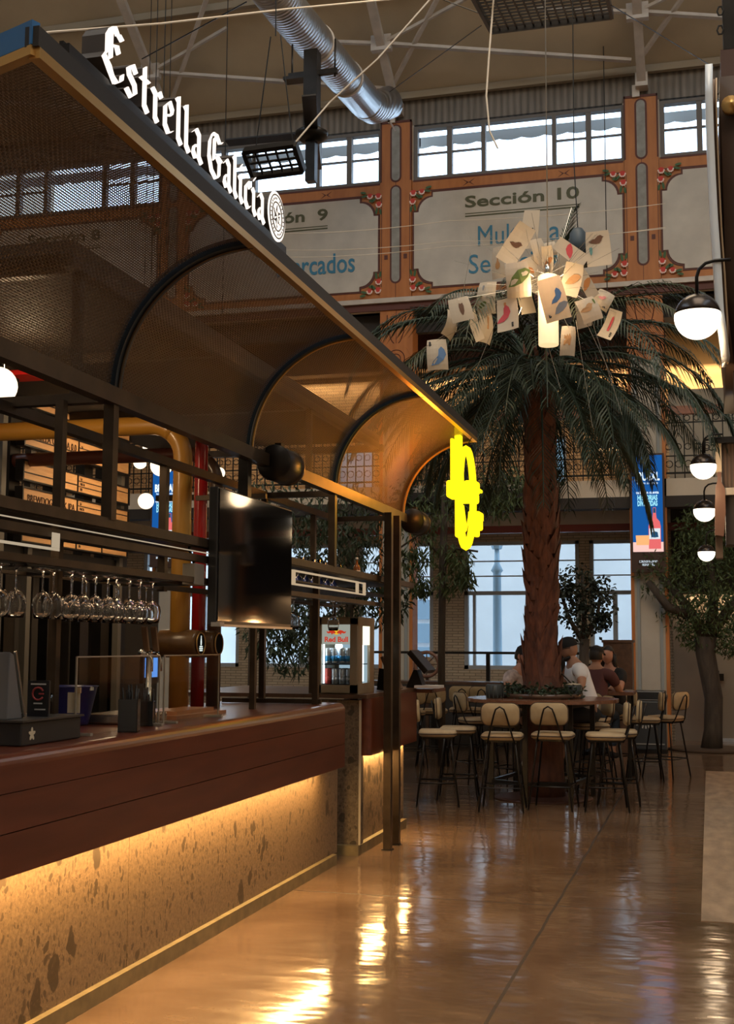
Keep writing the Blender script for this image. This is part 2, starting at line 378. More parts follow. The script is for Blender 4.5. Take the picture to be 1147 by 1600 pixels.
# roof: rises 32 degrees towards the camera from the top of the facade
TZ = 11.05; S32 = math.tan(radians(32))
def roofz(Y): return TZ + (FY - Y) * S32
m = MB()
y0, y1 = FY + .3, 4.0
m.add([(-14, y0, roofz(y0)), (9, y0, roofz(y0)), (9, y1, roofz(y1)), (-14, y1, roofz(y1)),
       (-14, y0, roofz(y0) + .15), (9, y0, roofz(y0) + .15), (9, y1, roofz(y1) + .15), (-14, y1, roofz(y1) + .15)],
      [(0, 1, 2, 3), (7, 6, 5, 4), (0, 4, 5, 1), (1, 5, 6, 2), (2, 6, 7, 3), (3, 7, 4, 0)])
m.b2((-14, -5, roofz(4.0)), (9, 4.0, roofz(4.0) + .15))
struct('ceiling', m, M['ceil'])
for i, yy in enumerate([FY - .1, 18.55, 16.7, 14.85, 13.0]):
    m = MB(); z = roofz(yy)
    m.bar((-14, yy, z - .06), (9, yy, z - .06), .10, .12)
    struct('ceiling_purlin', m, M['seam'])
# facade: ribbed band above the windows
m = MB().b2((-14, FY, 10.56), (9, FY + .2, 11.35)); struct('wall_back_upper', m, M['ribwall'])
# mullion/pillar strips between window bays and frieze backing
m = MB()
for s in SLOTX: m.b2((s - .30, FY, 7.45), (s + .30, FY + .2, 10.56))
m.b2((-14, FY + .05, 7.45), (9, FY + .2, 9.56)); m.b2((-14, FY, 7.3), (9, FY + .25, 7.47))
struct('wall_back_frieze', m, M['cream'])
# cornice line
m = MB().b2((-14, FY - .10, 7.42), (9, FY, 7.50)); struct('trim_1', m, M['whitesteel'])
m = MB().b2((-14, FY - .04, 7.30), (9, FY, 7.42)); struct('trim_2', m, M['maroon'])
# clerestory windows
wi = 1
for k, s in enumerate(SLOTX[:-1]):
    a, b = s + .34, s + 4.15 - .29
    root = MB(); z0, z1 = 9.56, 10.52
    # outer frame
    fw = .055
    for (p, q) in (((a, z0), (b, z0 + fw)), ((a, z1 - fw), (b, z1))): root.b2((p[0], FY - .02, p[1]), (q[0], FY + .12, q[1]))
    segs = [(a, a + 1.18, 2), (a + 1.18, a + 2.38, 1), (a + 2.38, b, 2)]
    if k == 0: segs = [(a, a + 1.18, 2), (a + 1.18, a + 2.38, 1), (a + 2.38, b, 2)]
    if k == 1 and False: pass
    for (u, v, n) in segs:
        root.b2((u - .035, FY - .022, z0 - .001), (u + .035, FY + .121, z1 + .001))
        if v == b: root.b2((v - .035, FY - .022, z0 - .001), (v + .035, FY + .121, z1 + .001))
        if n == 2:
            c = (u + v) / 2; root.b2((c - .045, FY - .01, z0), (c + .045, FY + .11, z1)); root.b2((u, FY + .02, (z0 + z1) / 2 - .012), (v, FY + .08, (z0 + z1) / 2 + .012))
    o = struct('window_%d' % wi, root, M['greyframe'])
    g = MB().b2((a, FY + .06, z0), (b, FY + .066, z1)); g.build('window_pane', M['glass'], o)
    # scalloped valance outside
    va = MB(); n = 60; L_ = b - a + 1.2; a -= .6
    top = [(a + L_ * i / n, z1 + .02) for i in range(n + 1)]; bot = [(a + L_ * i / n, z1 - .15 - .035 * abs(sin(i * pi / 5))) for i in range(n + 1)]
    va.prism(top + bot[::-1], (0, FY + .5, 0), (1, 0, 0), (0, 0, 1), (0, .01, 0))
    tag(va.build('awning_valance', M['awning']), ['scalloped awning outside the leftmost high windows, seen through the canopy mesh', 'scalloped grey awning outside the high windows behind the lit sign', 'scalloped grey awning outside the middle high windows above the palm', 'scalloped grey awning outside the high windows at top right', 'x'][k], 'awning')
    wi += 1
# rafters and struts (white painted trusses)
for i, s in enumerate(SLOTX[:-1]):
    sx = s + .03
    t = thing('roof_truss', ['white roof truss at the far left corner of the hall', 'white roof truss landing left of the ducts, behind the lit letters', 'white roof truss landing beside the silver duct', 'white roof truss landing above the right pillar, with braces fanning out', 'white roof truss far right, mostly hidden by the right kiosk'][i], 'truss', (sx, FY - .1, roofz(FY) - .2), 0, None)
    m = MB(); m.bar((sx, FY - .12, roofz(FY) - .28), (sx, 5.0, roofz(5.0) - .28), .14, .10); m.build('rafter', M['whitesteel'], t, world=True)
    m = MB(); m.b2((sx - .10, FY - .25, 10.72), (sx + .10, FY - .02, 10.95)); m.b2((sx - .16, FY - .12, 10.60), (sx - .04, FY - .02, 10.80)); m.build('bracket', M['whitesteel'], t, world=True)
    node = Vector((sx, 19.2, roofz(19.2) - .30))
    m = MB(); m.box(node, (.34, .12, .26)); m.build('gusset_plate', M['whitesteel'], t, world=True)
    for (ya, dx, dy, w_) in ((19.9, 2.3, 17.2, .07), (19.2, 4.0, 19.95, .10), (19.2, 1.6, 18.7, .05), (19.2, -1.6, 19.0, .07)):
        m = MB(); m.bar((sx, ya, roofz(ya) - .30), (sx + dx, dy, roofz(dy) - .26), w_, .05); m.build('brace', M['whitesteel'], t, world=True)
    m = MB(); m.bar(node, node + Vector((0, 0, -.0)) + Vector((0, -1.5, .94)), .06); m.build('post', M['whitesteel'], t, world=True)
# silver spiral duct
a = at(603, 190, Y=18.6); b_ = at(570, 158, Y=18.0); c_ = at(452, 20, Y=14.2); d_ = at(400, -50, Y=12.7)
t = thing('air_duct', 'large silver spiral ventilation duct slanting under the roof', 'duct', a)
def spiral_mat():
    m = mk('spiral_duct_metal', (.42, .42, .42), .34, .9); nt = m.node_tree; tc = nd(nt, 'ShaderNodeTexCoord'); w = nd(nt, 'ShaderNodeTexWave', wave_type='BANDS', bands_direction='Y'); w.inputs['Scale'].default_value = 3.6
    nt.links.new(tc.outputs['Object'], w.inputs['Vector']); bp = nd(nt, 'ShaderNodeBump'); bp.inputs['Strength'].default_value = .6; bp.inputs['Distance'].default_value = .02
    nt.links.new(w.outputs['Fac'], bp.inputs['Height']); nt.links.new(bp.outputs[0], nt.nodes['Principled BSDF'].inputs['Normal']); return m
M['duct'] = spiral_mat()
MB().tube([b_, b_.lerp(c_, .5), c_, d_], .26, 28).build('duct_run', M['duct'], t, world=True)
dd = (b_ - c_).normalized()
MB().tube([b_ - dd * .05, b_ + dd * .15, b_ + dd * .35 + Vector((.03, .05, .02)), b_ + dd * .5 + Vector((.1, .1, .10)), b_ + dd * .6 + Vector((.22, .18, .22))], .255, 28).build('duct_elbow', M['duct'], t, world=True)
for u in (.3, .7):
    p = b_.lerp(c_, u); MB().tube([p - dd * .03, p + dd * .03], .275, 28).build('duct_collar', M['whitesteel'], t, world=True)
# street outside and far facade
m = MB().b2((-25, 24.6, -.3), (20, 40, -.1)); struct('street_ground', m, M['pave'])
# ------------------------------------------------------------------ facade: painted boards, pilasters, columns, gallery
def panel_poly(x0, x1, z0, z1, e=0.0, nr=.33, st=.08):
    x0 -= e; x1 += e; z0 -= e; z1 += e; r = nr - st; pts = []
    for sx, sz, X_, Z_, rev in ((1, 1, x1, z1, 0), (1, -1, x1, z0, 1), (-1, -1, x0, z0, 0), (-1, 1, x0, z1, 1)):
        c = [(X_ - sx * nr, Z_), (X_ - sx * nr, Z_ - sz * st)]
        for k in range(1, 8):
            a = radians(90 * k / 7); c.append((X_ - sx * nr + sx * r * sin(a), Z_ - sz * nr + sz * r * cos(a)))
        c += [(X_ - sx * st * 0, Z_ - sz * nr)]
        pts += c[::-1] if rev else c
    return pts
def flowers(parent, cx, cz, sx, sz, Y):
    red = MB(); pet = MB(); lf = MB()
    for (dx, dz, r) in ((-.03, -.04, .055), (.12, -.05, .05), (-.04, .11, .055)):
        x = cx + sx * dx; z = cz + sz * dz
        red.prism(ell(r * 1.05, r, 14, x, z), (0, Y, 0), (1, 0, 0), (0, 0, 1), (0, -.004, 0))
        for k in range(6):
            a = pi + k * pi / 5; pet.prism(ell(.013, .016, 8, x + cos(a) * r * .85, z + sin(a) * r * .8), (0, Y - .004, 0), (1, 0, 0), (0, 0, 1), (0, -.003, 0))
    for (dx, dz, a, l) in ((.22, -.06, .3, .08), (.24, -.12, -.2, .08), (.05, .02, .8, .09), (.0, .22, 1.4, .09), (-.07, .24, 1.8, .08), (.10, .03, .4, .06)):
        a = a if sx * sz > 0 else -a
        lf.prism(ell(l * .7, .022, 10, cx + sx * dx, cz + sz * dz, a), (0, Y - .001, 0), (1, 0, 0), (0, 0, 1), (0, -.003, 0))
    red.build('flower_heads', M['redpetal'], parent, world=True); pet.build('flower_petals', M['pinkpetal'], parent, world=True); lf.build('flower_leaves', M['leafpaint'], parent, world=True)
PANEL_TXT = [('Sección 8', ''), ('Sección  9', 'Mercados'), ('Sección 10', 'Multi  a'), ('', '')]
for k, s in enumerate(SLOTX[:-1]):
    x0, x1 = s + .32, s + 4.15 - .32; z0, z1 = 7.66, 9.31
    lab = ['painted orange board above the bar, seen dimly through the canopy mesh, lettered Sección 8', 'painted orange and cream board lettered Mercados, half hidden by the lit sign', 'painted orange and cream board lettered Sección 10, above the palm', 'painted orange and cream board at far right, bare of lettering'][k]
    t = thing('painted_board', lab, 'painted board', (s + 2.07, FY - .01, 7.5))
    MB().b2((s + .28, FY - .002, 7.51), (s + 3.87, FY - .03, 9.555)).build('board', M['orange'], t, world=True)
    P_ = panel_poly(x0, x1, z0, z1, .03)
    MB().prism(P_, (0, FY - .03, 0), (1, 0, 0), (0, 0, 1), (0, -.012, 0)).build('dark_outline', M['maroon'], t, world=True)
    MB().prism(panel_poly(x0, x1, z0, z1), (0, FY - .042, 0), (1, 0, 0), (0, 0, 1), (0, -.012, 0)).build('cream_panel', M['panelcream'], t, world=True)
    m = MB()
    for u in (.27, .73):
        c = x0 + (x1 - x0) * u
        for d in (-1, 1): m.prism([(c, 9.44), (c + d * .10, 9.38), (c + d * .03, 9.44), (c + d * .10, 9.50)], (0, FY - .03, 0), (1, 0, 0), (0, 0, 1), (0, -.006, 0))
    m.b2((s + .30, FY - .03, 9.345), (s + 3.85, FY - .036, 9.365)); m.b2((s + .30, FY - .03, 9.53), (s + 3.85, FY - .036, 9.56))
    m.build('diamond_marks', M['maroon'], t, world=True)
    for sx, cx in ((1, x0 + .02), (-1, x1 - .02)):
        for sz, cz in ((1, 7.66 + .03), (-1, 9.31 - .03)): flowers(t, cx, cz, sx, -sz * -1, FY - .072)
    a, b = PANEL_TXT[k]; ux, uz = (1, 0, 0), (0, 0, 1)
    if a:
        w = {0: 1.5, 1: 1.62, 2: 1.92}[k]; X0 = {0: s + 1.2, 1: -6.28 - 1.62, 2: -3.84}[k]
        text_mb(a, .20, (X0, FY - .055, 8.99), ux, uz, .02, w=w, bold=.02).build('lettering', M['olive'], t, world=True)
        m = MB().b2((X0, FY - .054, 8.87), (X0 + w, FY - .058, 8.885)).b2((X0, FY - .054, 8.82), (X0 + w, FY - .058, 8.845)); m.build('underline', M['olive'], t, world=True)
    if b:
        if k == 1: text_mb(b, .36, (-7.20, FY - .055, 8.02), ux, uz, .02, w=1.42, bold=.01).build('blue_lettering', M['bluelet'], t, world=True)
        else:
            text_mb('Multi', .36, (-3.62, FY - .055, 8.30), ux, uz, .02, w=.74, bold=0).build('blue_lettering', M['bluelet'], t, world=True)
            text_mb('a', .36, (-2.42, FY - .055, 8.30), ux, uz, .02, w=.18, bold=0).build('blue_lettering', M['bluelet'], t, world=True)
            text_mb('Servicios', .34, (-3.78, FY - .055, 7.83), ux, uz, .02, w=1.5, bold=0).build('blue_lettering', M['bluelet'], t, world=True)
def stadium(w, h, cx, cz, n=8):
    r = w / 2; return [(cx + r * cos(radians(180 * k / n)), cz + h / 2 - r + r * sin(radians(180 * k / n))) for k in range(n + 1)] + [(cx - r * cos(radians(180 * k / n)), cz - h / 2 + r - r * sin(radians(180 * k / n))) for k in range(n + 1)]
PN = ['at the far left behind the canopy', 'dim behind the canopy mesh', 'between the two lettered boards', 'right of the Sección 10 board', 'far right behind the kiosk', 'x']
for i, s in enumerate(SLOTX):
    t = thing('painted_pilaster', 'orange painted pilaster with two grey slots, ' + PN[i], 'pilaster', (s, FY - .05, 7.5))
    MB().b2((s - .275, FY - .002, 7.51), (s + .275, FY - .07, 10.62)).build('pilaster_board', M['orange'], t, world=True)
    m = MB(); mg = MB()
    for cz, h in ((10.06, .98), (8.62, 1.68)):
        m.prism(stadium(.20, h + .06, s, cz), (0, FY - .07, 0), (1, 0, 0), (0, 0, 1), (0, -.006, 0)); mg.prism(stadium(.14, h, s, cz), (0, FY - .076, 0), (1, 0, 0), (0, 0, 1), (0, -.006, 0))
    for d in (-1, 1):
        m.b2((s + d * .275, FY - .04, 9.56), (s + d * .25, FY - .078, 10.64)); m.b2((s + d * .20, FY - .07, 8.18), (s + d * .14, FY - .076, 8.26)); m.b2((s + d * .245, FY - .07, 7.7), (s + d * .255, FY - .076, 9.3))
    m.b2((s - .275, FY - .04, 10.60), (s + .275, FY - .078, 10.64)); m.b2((s - .004, FY - .07, 7.5), (s + .004, FY - .075, 10.6))
    m.build('dark_outline', M['maroon'], t, world=True); mg.build('grey_slot', M['slotgrey'], t, world=True)
# columns, gallery opening level and ground level
M['colcream'] = mk('column_cream', (.40, .36, .30), .7, noise_=.1, nscale=2); M['colblue'] = mk('column_blue_grey', (.26, .28, .28), .7)
CN = ['column at the far left corner', 'far left column behind the bar shelves', 'column behind the shelf frame, left of the windows', 'column behind the palm, carrying the tall advert screen', 'column hidden by the right kiosk', '']
for i, s in enumerate(SLOTX):
    t = thing('painted_column', 'cream column edged in orange with grey stripes, ' + CN[i], 'column', (s, FY, 0))
    MB().b2((s - .25, FY + .02, 0), (s + .25, FY + .40, 7.3)).build('shaft', M['colcream'], t, world=True)
    m = MB()
    for d in (-1, 1): m.b2((s + d * .29, FY - .0, 0), (s + d * .235, FY + .38, 7.3))
    m.b2((s - .28, FY - .012, 6.42), (s + .28, FY + .02, 7.3)); m.prism(ell(.245, .26, 24, s, 6.45), (0, FY - .012, 0), (1, 0, 0), (0, 0, 1), (0, -.012, 0)); m.build('orange_edging', M['orange'], t, world=True)
    m = MB()
    for r in (.15, .08): m.tube([(s + r * cos(2 * pi * k / 20), FY - .026, 6.45 + r * sin(2 * pi * k / 20)) for k in range(20)], .008, 4, closed=True)
    for d in (-1, 1): m.tube([(s + d * (.04 + .12 * sin(k / 6 * pi / 2)), FY - .016, 6.72 + .5 * (k / 6) ** 1.5) for k in range(7)], .008, 4)
    m.b2((s - .004, FY - .018, 6.72), (s + .004, FY - .01, 7.3)); m.build('medallion_lines', M['maroon'], t, world=True)
    m = MB()
    for d in (-1, 1): m.b2((s + d * .20, FY + .0, 0), (s + d * .155, FY + .02, 6.3)); m.b2((s + d * .15, FY + .02, .1), (s + d * .145, FY + .012, 6.2))
    m.build('grey_stripes', M['colblue'], t, world=True)
# gallery slab, soffit, dark upper fascia
struct('floor_gallery', MB().b2((-14, FY, 3.98), (9, OY, 4.26)), M['cream'])
struct('trim_3', MB().b2((-14, FY - .02, 3.80), (9, FY + .3, 3.98)), M['darkwall'])
struct('trim_4', MB().b2((-14, FY + .7, 3.50), (9, FY + .85, 3.62)), M['redbeam'])
struct('wall_gallery_header', MB().b2((-14, FY + .25, 6.95), (9, FY + .4, 7.3)), M['darkwall'])
struct('ceiling_gallery', MB().b2((-14, FY + .1, 7.3), (9, OY, 7.35)), M['darkwall'])
struct('trim_5', MB().b2((-14, FY + 1.2, 6.52), (-.62, FY + 1.5, 7.3)), wood_mat('dark_header_wood', (.06, .02, .012), (.10, .035, .02), .5))
struct('wall_gallery_brick', MB().b2((-14, OY, 4.26), (-.6, OY + .2, 7.3)), M['brickwarm'])
struct('wall_gallery_right', MB().b2((-.6, OY, 6.06), (9, OY + .2, 7.3)), mk('warm_ochre_wall', (.34, .22, .10), .8))
struct('wall_gallery_panel', MB().b2((-.6, OY - .35, 4.26), (9, OY - .2, 6.02)), mk('grey_cream_panel', (.34, .32, .27), .8))
area('gallery_led', (-4.0, FY + 1.85, 6.5), 13.0, 150, WARM2, (radians(12), 0, 0), .05)
area('gallery_uplight', (3.0, OY - .12, 6.06), 7.0, 70, WARM2, (radians(180), 0, 0), .05)
# windows seen in the gallery wall (cool daylight panes)
for i, (xa, xb, lab) in enumerate(((-3.0, -2.45, 0), (-6.6, -6.0, 1))):
    o = struct('window_%d' % wi, MB().b2((xa - .05, OY - .03, 4.3), (xb + .05, OY, 5.32)), M['paleframe']); wi += 1
    MB().b2((xa, OY - .045, 4.36), (xb, OY - .032, 5.28)).build('window_pane', glow('daylit_pane', (.25, .42, .55), .9), o)
# balustrades
for k, s in enumerate(SLOTX[:-1]):
    xa, xb = s + .28, s + 3.87
    t = thing('balustrade', ['gallery balustrade above the bar, far left', 'gallery balustrade left of the palm crown, behind the canopy end', 'gallery balustrade behind the palm fronds', 'gallery balustrade at the right, with spiked iron tops'][k], 'balustrade', (s + 2, FY + .1, 4.26))
    MB().b2((xa, FY + .02, 5.30), (xb, FY + .14, 5.43)).build('handrail', wood_mat('rail_wood', (.22, .085, .05), (.30, .12, .07), .5), t, world=True)
    m = MB(); m.b2((xa, FY + .07, 4.34), (xb, FY + .10, 4.37)); m.b2((xa, FY + .07, 4.62), (xb, FY + .09, 4.64)); m.b2((xa, FY + .07, 5.16), (xb, FY + .10, 5.18))
    n = 24
    for j in range(n + 1):
        x = xa + (xb - xa) * j / n; m.b2((x - .009, FY + .07, 4.26), (x + .009, FY + .088, 5.34))
        for (zc, r) in ((4.50, .055), (4.78, .05), (5.24, .045)):
            m.tube([(x + r * 1.1 + r * cos(2 * pi * q / 10), FY + .08, zc + r * sin(2 * pi * q / 10)) for q in range(10)], .007, 4, closed=True)
    m.build('ironwork', M['iron'], t, world=True)
# grey pendant lamp hanging in the gallery
p = at(952, 665, Y=19.9)
t = thing('pendant_lamp', 'grey metal bell pendant lamp with a warm opening, hanging right of the palm trunk', 'lamp', (p.x, p.y, 4.7))
MB().lathe([(.10, .0), (.10, .30), (.11, .32)], (0, 0, .25), 20).build('socket_housing', mk('lamp_grey', (.16, .16, .155), .5), t)
MB().lathe([(.05, .30), (.10, .27), (.14, .17), (.21, .05), (.22, -.02), (.215, -.02), (.2, .05), (.13, .16), (.05, .28)], (0, 0, 0), 24).build('shade', mk('lamp_grey_shade', (.20, .20, .19), .5), t)
MB().lathe([(.0, .02), (.12, .02), (.195, -.012), (.0, -.012)], (0, 0, 0), 20).build('glowing_diffuser', glow('warm_diffuser', (1, .62, .28), 1.3), t)
MB().tube([(0, 0, .55), (0, 0, roofz(p.y) - 4.72)], .008, 5).build('cable', M['iron'], t)
# ------------------------------------------------------------------ ground floor outer wall, windows, right wall
m = MB(); wins = [(-10.6, -8.6), (-8.2, -6.6), (-6.25, -4.84), (-4.27, -2.20), (-2.02, -1.15)]
m.b2((-14, OY, 0), (-.6, OY + .25, 1.17)); m.b2((-14, OY, 3.46), (-.6, OY + .25, 3.66)); xs = [-14] + [v for w in wins for v in w] + [-.6]
for a, b in zip(xs[::2], xs[1::2]): m.b2((a, OY, 1.17), (b, OY + .25, 3.46))
struct('wall_outer', m, M['brickpale'])
m = MB().b2((-14, OY, 3.66), (-.6, OY + .25, 4.0)); struct('wall_outer_upper', m, M['panelcream'])
for xa, xb in wins:
    m = MB(); y0, y1 = OY + .02, OY + .14; fw = .07
    for z in (1.17, 2.50, 3.40): m.b2((xa, y0, z), (xb, y1, z + fw))
    for x in (xa, xb - fw): m.b2((x, y0, 1.17), (x + fw, y1, 3.46))
    mid = xa + (xb - xa) * (.62 if xb - xa > 1.2 else .5)
    m.b2((mid - .04, y0, 1.2), (mid + .04, y1, 2.5))
    if xb - xa > 1.9: m.b2((xa + .15, y0 + .03, 1.2), (xa + .20, y1, 2.5))
    for z in (2.83, 3.10): m.b2((xa, y0 + .04, z), (xb, y1 - .03, z + .022))
    o = struct('window_%d' % wi, m, M['paleframe']); wi += 1
    MB().b2((xa + .03, y0 + .06, 1.2), (xb - .03, y0 + .066, 3.44)).build('window_pane', M['glass'], o)
struct('wall_right_ground', MB().b2((-.6, OY - .05, 0), (.02, OY + .15, 3.98)).b2((1.05, OY - .05, 0), (9, OY + .15, 3.98)).b2((.0, OY - .05, 2.25), (1.1, OY + .15, 3.98)), M['brownwall'])
o = struct('door_1', MB().b2((.06, OY - .04, .05), (1.04, OY + .05, 2.24)), mk('door_grey_beige', (.30, .26, .21), .7))
MB().b2((.10, OY - .10, 1.02), (.22, OY - .04, 1.14)).box((.13, OY - .1, 1.07), (.03, .05, .24)).build('door_handle', M['blacksteel'], o)
struct('trim_6', MB().b2((-.02, OY - .07, 0), (.07, OY - .02, 3.9)), M['darkwall'])
struct('trim_7', MB().b2((-.6, OY - .35, 2.52), (9, OY - .05, 3.98)), M['darkwall'])
struct('baseboard_back', MB().b2((.1, OY - .08, 0), (9, OY - .05, .05)), mk('light_baseboard', (.4, .45, .5), .5))
area('door_wash_light', (1.2, OY - .16, 2.48), 3.2, 26, WARM2, (radians(10), 0, 0), .05)
# outside: far house with an arched window, lamp post, sky
m = MB().b2((-24, 29, 0), (18, 29.3, 8)); struct('wall_exterior_house', m, M['extwall'])
m = MB(); m.b2((-24, 28.9, 4.4), (18, 29, 4.6)); m.b2((-24, 28.9, 0), (18, 29, .9)); struct('trim_exterior', m, mk('ext_cornice', (.7, .72, .74), .9))
hx = at(665, 980, Y=29).x
t = thing('house_window', 'arched window with blue shutters on the house across the street, left window view', 'window', (hx, 28.95, 1))
ap = [(-.5, 0), (.5, 0), (.5, 1.9)] + [(.5 * cos(radians(a)), 1.9 + .28 * sin(radians(a))) for a in range(20, 180, 20)] + [(-.5, 1.9)]
MB().prism(ap, (hx, 28.95, .9), (1, 0, 0), (0, 0, 1), (0, -.05, 0)).build('arched_surround', mk('ext_white', (.8, .84, .88), .8), t, world=True)
m = MB()
for z in (1.1, 1.65, 2.2): m.b2((hx - .3, 28.85, z), (hx + .3, 28.9, z + .45))
m.build('shutter_panes', M['extblue'], t, world=True)
lx = at(777, 950, Y=26)
t = thing('street_lamp', 'blue grey street lamp post seen through the window left of the trunk', 'street lamp', (lx.x, 26, 0))
MB().lathe([(.16, -.1), (.16, .5), (.10, .7), (.085, 3.1), (.13, 3.15), (.06, 3.3), (.05, 3.6)], (0, 0, 0), 14).build('post', M['extblue'], t)
MB().lathe([(.10, 3.6), (.20, 3.95), (.22, 4.0), (.10, 4.2), (.02, 4.35)], (0, 0, 0), 6, smooth=False).build('lantern', M['extblue'], t)
# railing on a low dark wall in front of the windows
RY = 19.7
struct('wall_low_terrace', MB().b2((-5.6, RY, 0), (-1.25, RY + .08, .98)), M['darkwall'])
t = thing('terrace_railing', 'black metal railing on a low dark wall before the windows', 'railing', (-3.4, RY, .98))
m = MB(); m.b2((-5.4, RY + .02, 1.46), (-1.25, RY + .06, 1.50)); m.build('top_rail', M['blacksteel'], t, world=True)
for x in (-4.95, -4.55, -3.38, -2.9, -2.2, -1.6):
    MB().b2((x - .03, RY + .01, .98), (x + .03, RY + .07, 1.46)).build('post', M['blacksteel'], t, world=True)
# ------------------------------------------------------------------ bar canopy
BX, BZ, CR = -2.54, 2.70, .65           # lower beam line, canopy radius
RIBY = [5.02, 6.72, 8.44, 10.45]; C0 = 3.17; DX = .25    # the near end is cut on a skew
def arc(a): return BX + CR * (1 - cos(a)), BZ + CR * sin(a)
t = thing('bar_canopy', 'curved perforated metal canopy over the bar carrying the lit brewery sign', 'canopy', (BX, 7, BZ))
n, ny = 28, 60
def canopy_surface(off=0.0):
    vs = []; fs = []; uv = []
    for i in range(n + 1):
        a = pi / 2 * i / n; x = BX + (CR + off) * (1 - cos(a)) - off; z = BZ + (CR + off) * sin(a)
        ys = C0 + DX / CR * (BX + CR - x)
        for j in range(ny + 1):
            y = ys + (RIBY[-1] - ys) * j / ny; vs.append((x, y, z)); uv.append((y, a * CR))
    for i in range(n):
        for j in range(ny): q = i * (ny + 1) + j; fs.append((q, q + 1, q + ny + 2, q + ny + 1))
    return vs, fs, uv
for off in (0, .006):      # expanded metal has depth: inner and outer strands
    vs, fs, uv = canopy_surface(off); m = MB(); m.add(vs, fs, True); m.build('mesh_panel', M['mesh'], t, uv=uv, world=True)
for k, y in enumerate(RIBY):
    m = MB(); pts = [(arc(pi / 2 * i / 24)[0], y, arc(pi / 2 * i / 24)[1]) for i in range(25)]
    for p, q in zip(pts, pts[1:]): m.bar(Vector(p) + Vector((.0, 0, 0)), q, .04, .07, up=(0, 1, 0))
    m.build('rib', M['bluedark'] if k < 3 else M['brownsteel'], t, world=True)
    m = MB(); pts = [(arc(pi / 2 * i / 24)[0] + .022 * cos(pi / 2 * i / 24), y, arc(pi / 2 * i / 24)[1] - .022 * sin(pi / 2 * i / 24)) for i in range(25)]
    m.tube(pts, .008, 5).build('rib_flange', M['brass'] if k else M['brownsteel'], t, world=True)
m = MB(); m.b2((BX - .03, 3.3, BZ - .045), (BX + .03, RIBY[-1] + .1, BZ + .03)); m.build('lower_beam', M['brownsteel'], t, world=True)
UX, UZ = BX + CR, BZ + CR
m = MB(); m.b2((UX - .02, C0, UZ - .028), (UX + .016, RIBY[-1], UZ + .006)); m.build('brass_edge', M['brass'], t, world=True)
m = MB(); m.b2((UX - .03, C0 - .01, UZ + .006), (UX + .016, RIBY[-1] + .02, UZ + .068)); m.build('outer_fascia', mk('black_fascia', (.016, .013, .012), .6), t, world=True)
# skew end: brass edge and blue fascia
e0 = Vector((UX, C0, UZ)); e1 = Vector((BX - .6, C0 + DX / CR * (CR + .6), UZ))
m = MB(); m.bar(e0 + Vector((0, 0, .05)), e1 + Vector((0, 0, .05)), .03, .075); m.build('blue_fascia', M['blue'], t, world=True)
m = MB(); m.bar(e0 + Vector((0, 0, -.006)), e1 + Vector((0, 0, -.006)), .035, .03); m.build('end_edge', M['brass'], t, world=True)
# flat roof deck of the kiosk behind the arch
t2 = thing('kiosk_roof_deck', 'dark flat kiosk roof behind the curved canopy mesh', 'roof deck', (-3.6, 7, 3.32))
MB().b2((-4.8, 4.9, 3.33), (-2.70, 10.3, 3.39)).build('deck_plate', M['deck'], t2, world=True)
m = MB()
for y in RIBY: m.b2((-4.8, y - .03, 3.27), (-2.7, y + .03, 3.33))
m.b2((-2.76, 4.9, 3.27), (-2.70, 10.3, 3.33)); m.build('deck_frame', M['brownsteel'], t2, world=True)
for y in (5.02, 8.44): MB().bar((-2.73, y, 2.7), (-2.73, y, 3.27), .04).build('deck_post', M['brownsteel'], t2, world=True)
# drum spotlights at the beam joints
for k, (y, lab) in enumerate(((7.12, 'black drum speaker under the canopy beam above the television'), (10.75, 'black drum speaker at the far end of the canopy beam'))):
    d = thing('drum_speaker', lab, 'speaker', (BX + .05, y, BZ - .02))
    Mx = Matrix.Rotation(radians(90), 4, 'X')
    MB().lathe([(.0, -.16), (.085, -.16), (.105, -.13), (.11, .10), (.10, .12)], n=20, M=Mx).build('drum_body', M['blacksteel'], d)
    MB().lathe([(.10, -.165), (.108, -.175), (.112, -.15), (.105, -.13)], n=20, M=Mx).build('drum_rim', M['brownsteel'], d)
    MB().b2((-.02, -.03, .08), (.02, .03, .13)).build('clamp', M['blacksteel'], d)
# ------------------------------------------------------------------ lit sign: blackletter channel letters
SIGNX = UX + .005; SZ = UZ + .125
def nib(strokes, w=.20, ang=radians(42)):
    """broad-nib strokes: list of polylines -> convex quads (2D)"""
    dx, dy = cos(ang) * w / 2, sin(ang) * w / 2; quads = []
    for s in strokes:
        for (x0, y0), (x1, y1) in zip(s, s[1:]):
            pts = [(x0 - dx, y0 - dy), (x0 + dx, y0 + dy), (x1 - dx, y1 - dy), (x1 + dx, y1 + dy)]
            # convex hull
            pts = sorted(set((round(a, 5), round(b, 5)) for a, b in pts))
            def half(ps):
                h = []
                for p in ps:
                    while len(h) > 1 and (h[-1][0]-h[-2][0])*(p[1]-h[-2][1])-(h[-1][1]-h[-2][1])*(p[0]-h[-2][0]) <= 0: h.pop()
                    h.append(p)
                return h
            lo = half(pts); up = half(pts[::-1]); hull = lo[:-1] + up[:-1]
            if len(hull) >= 3: quads.append(hull)
    return quads
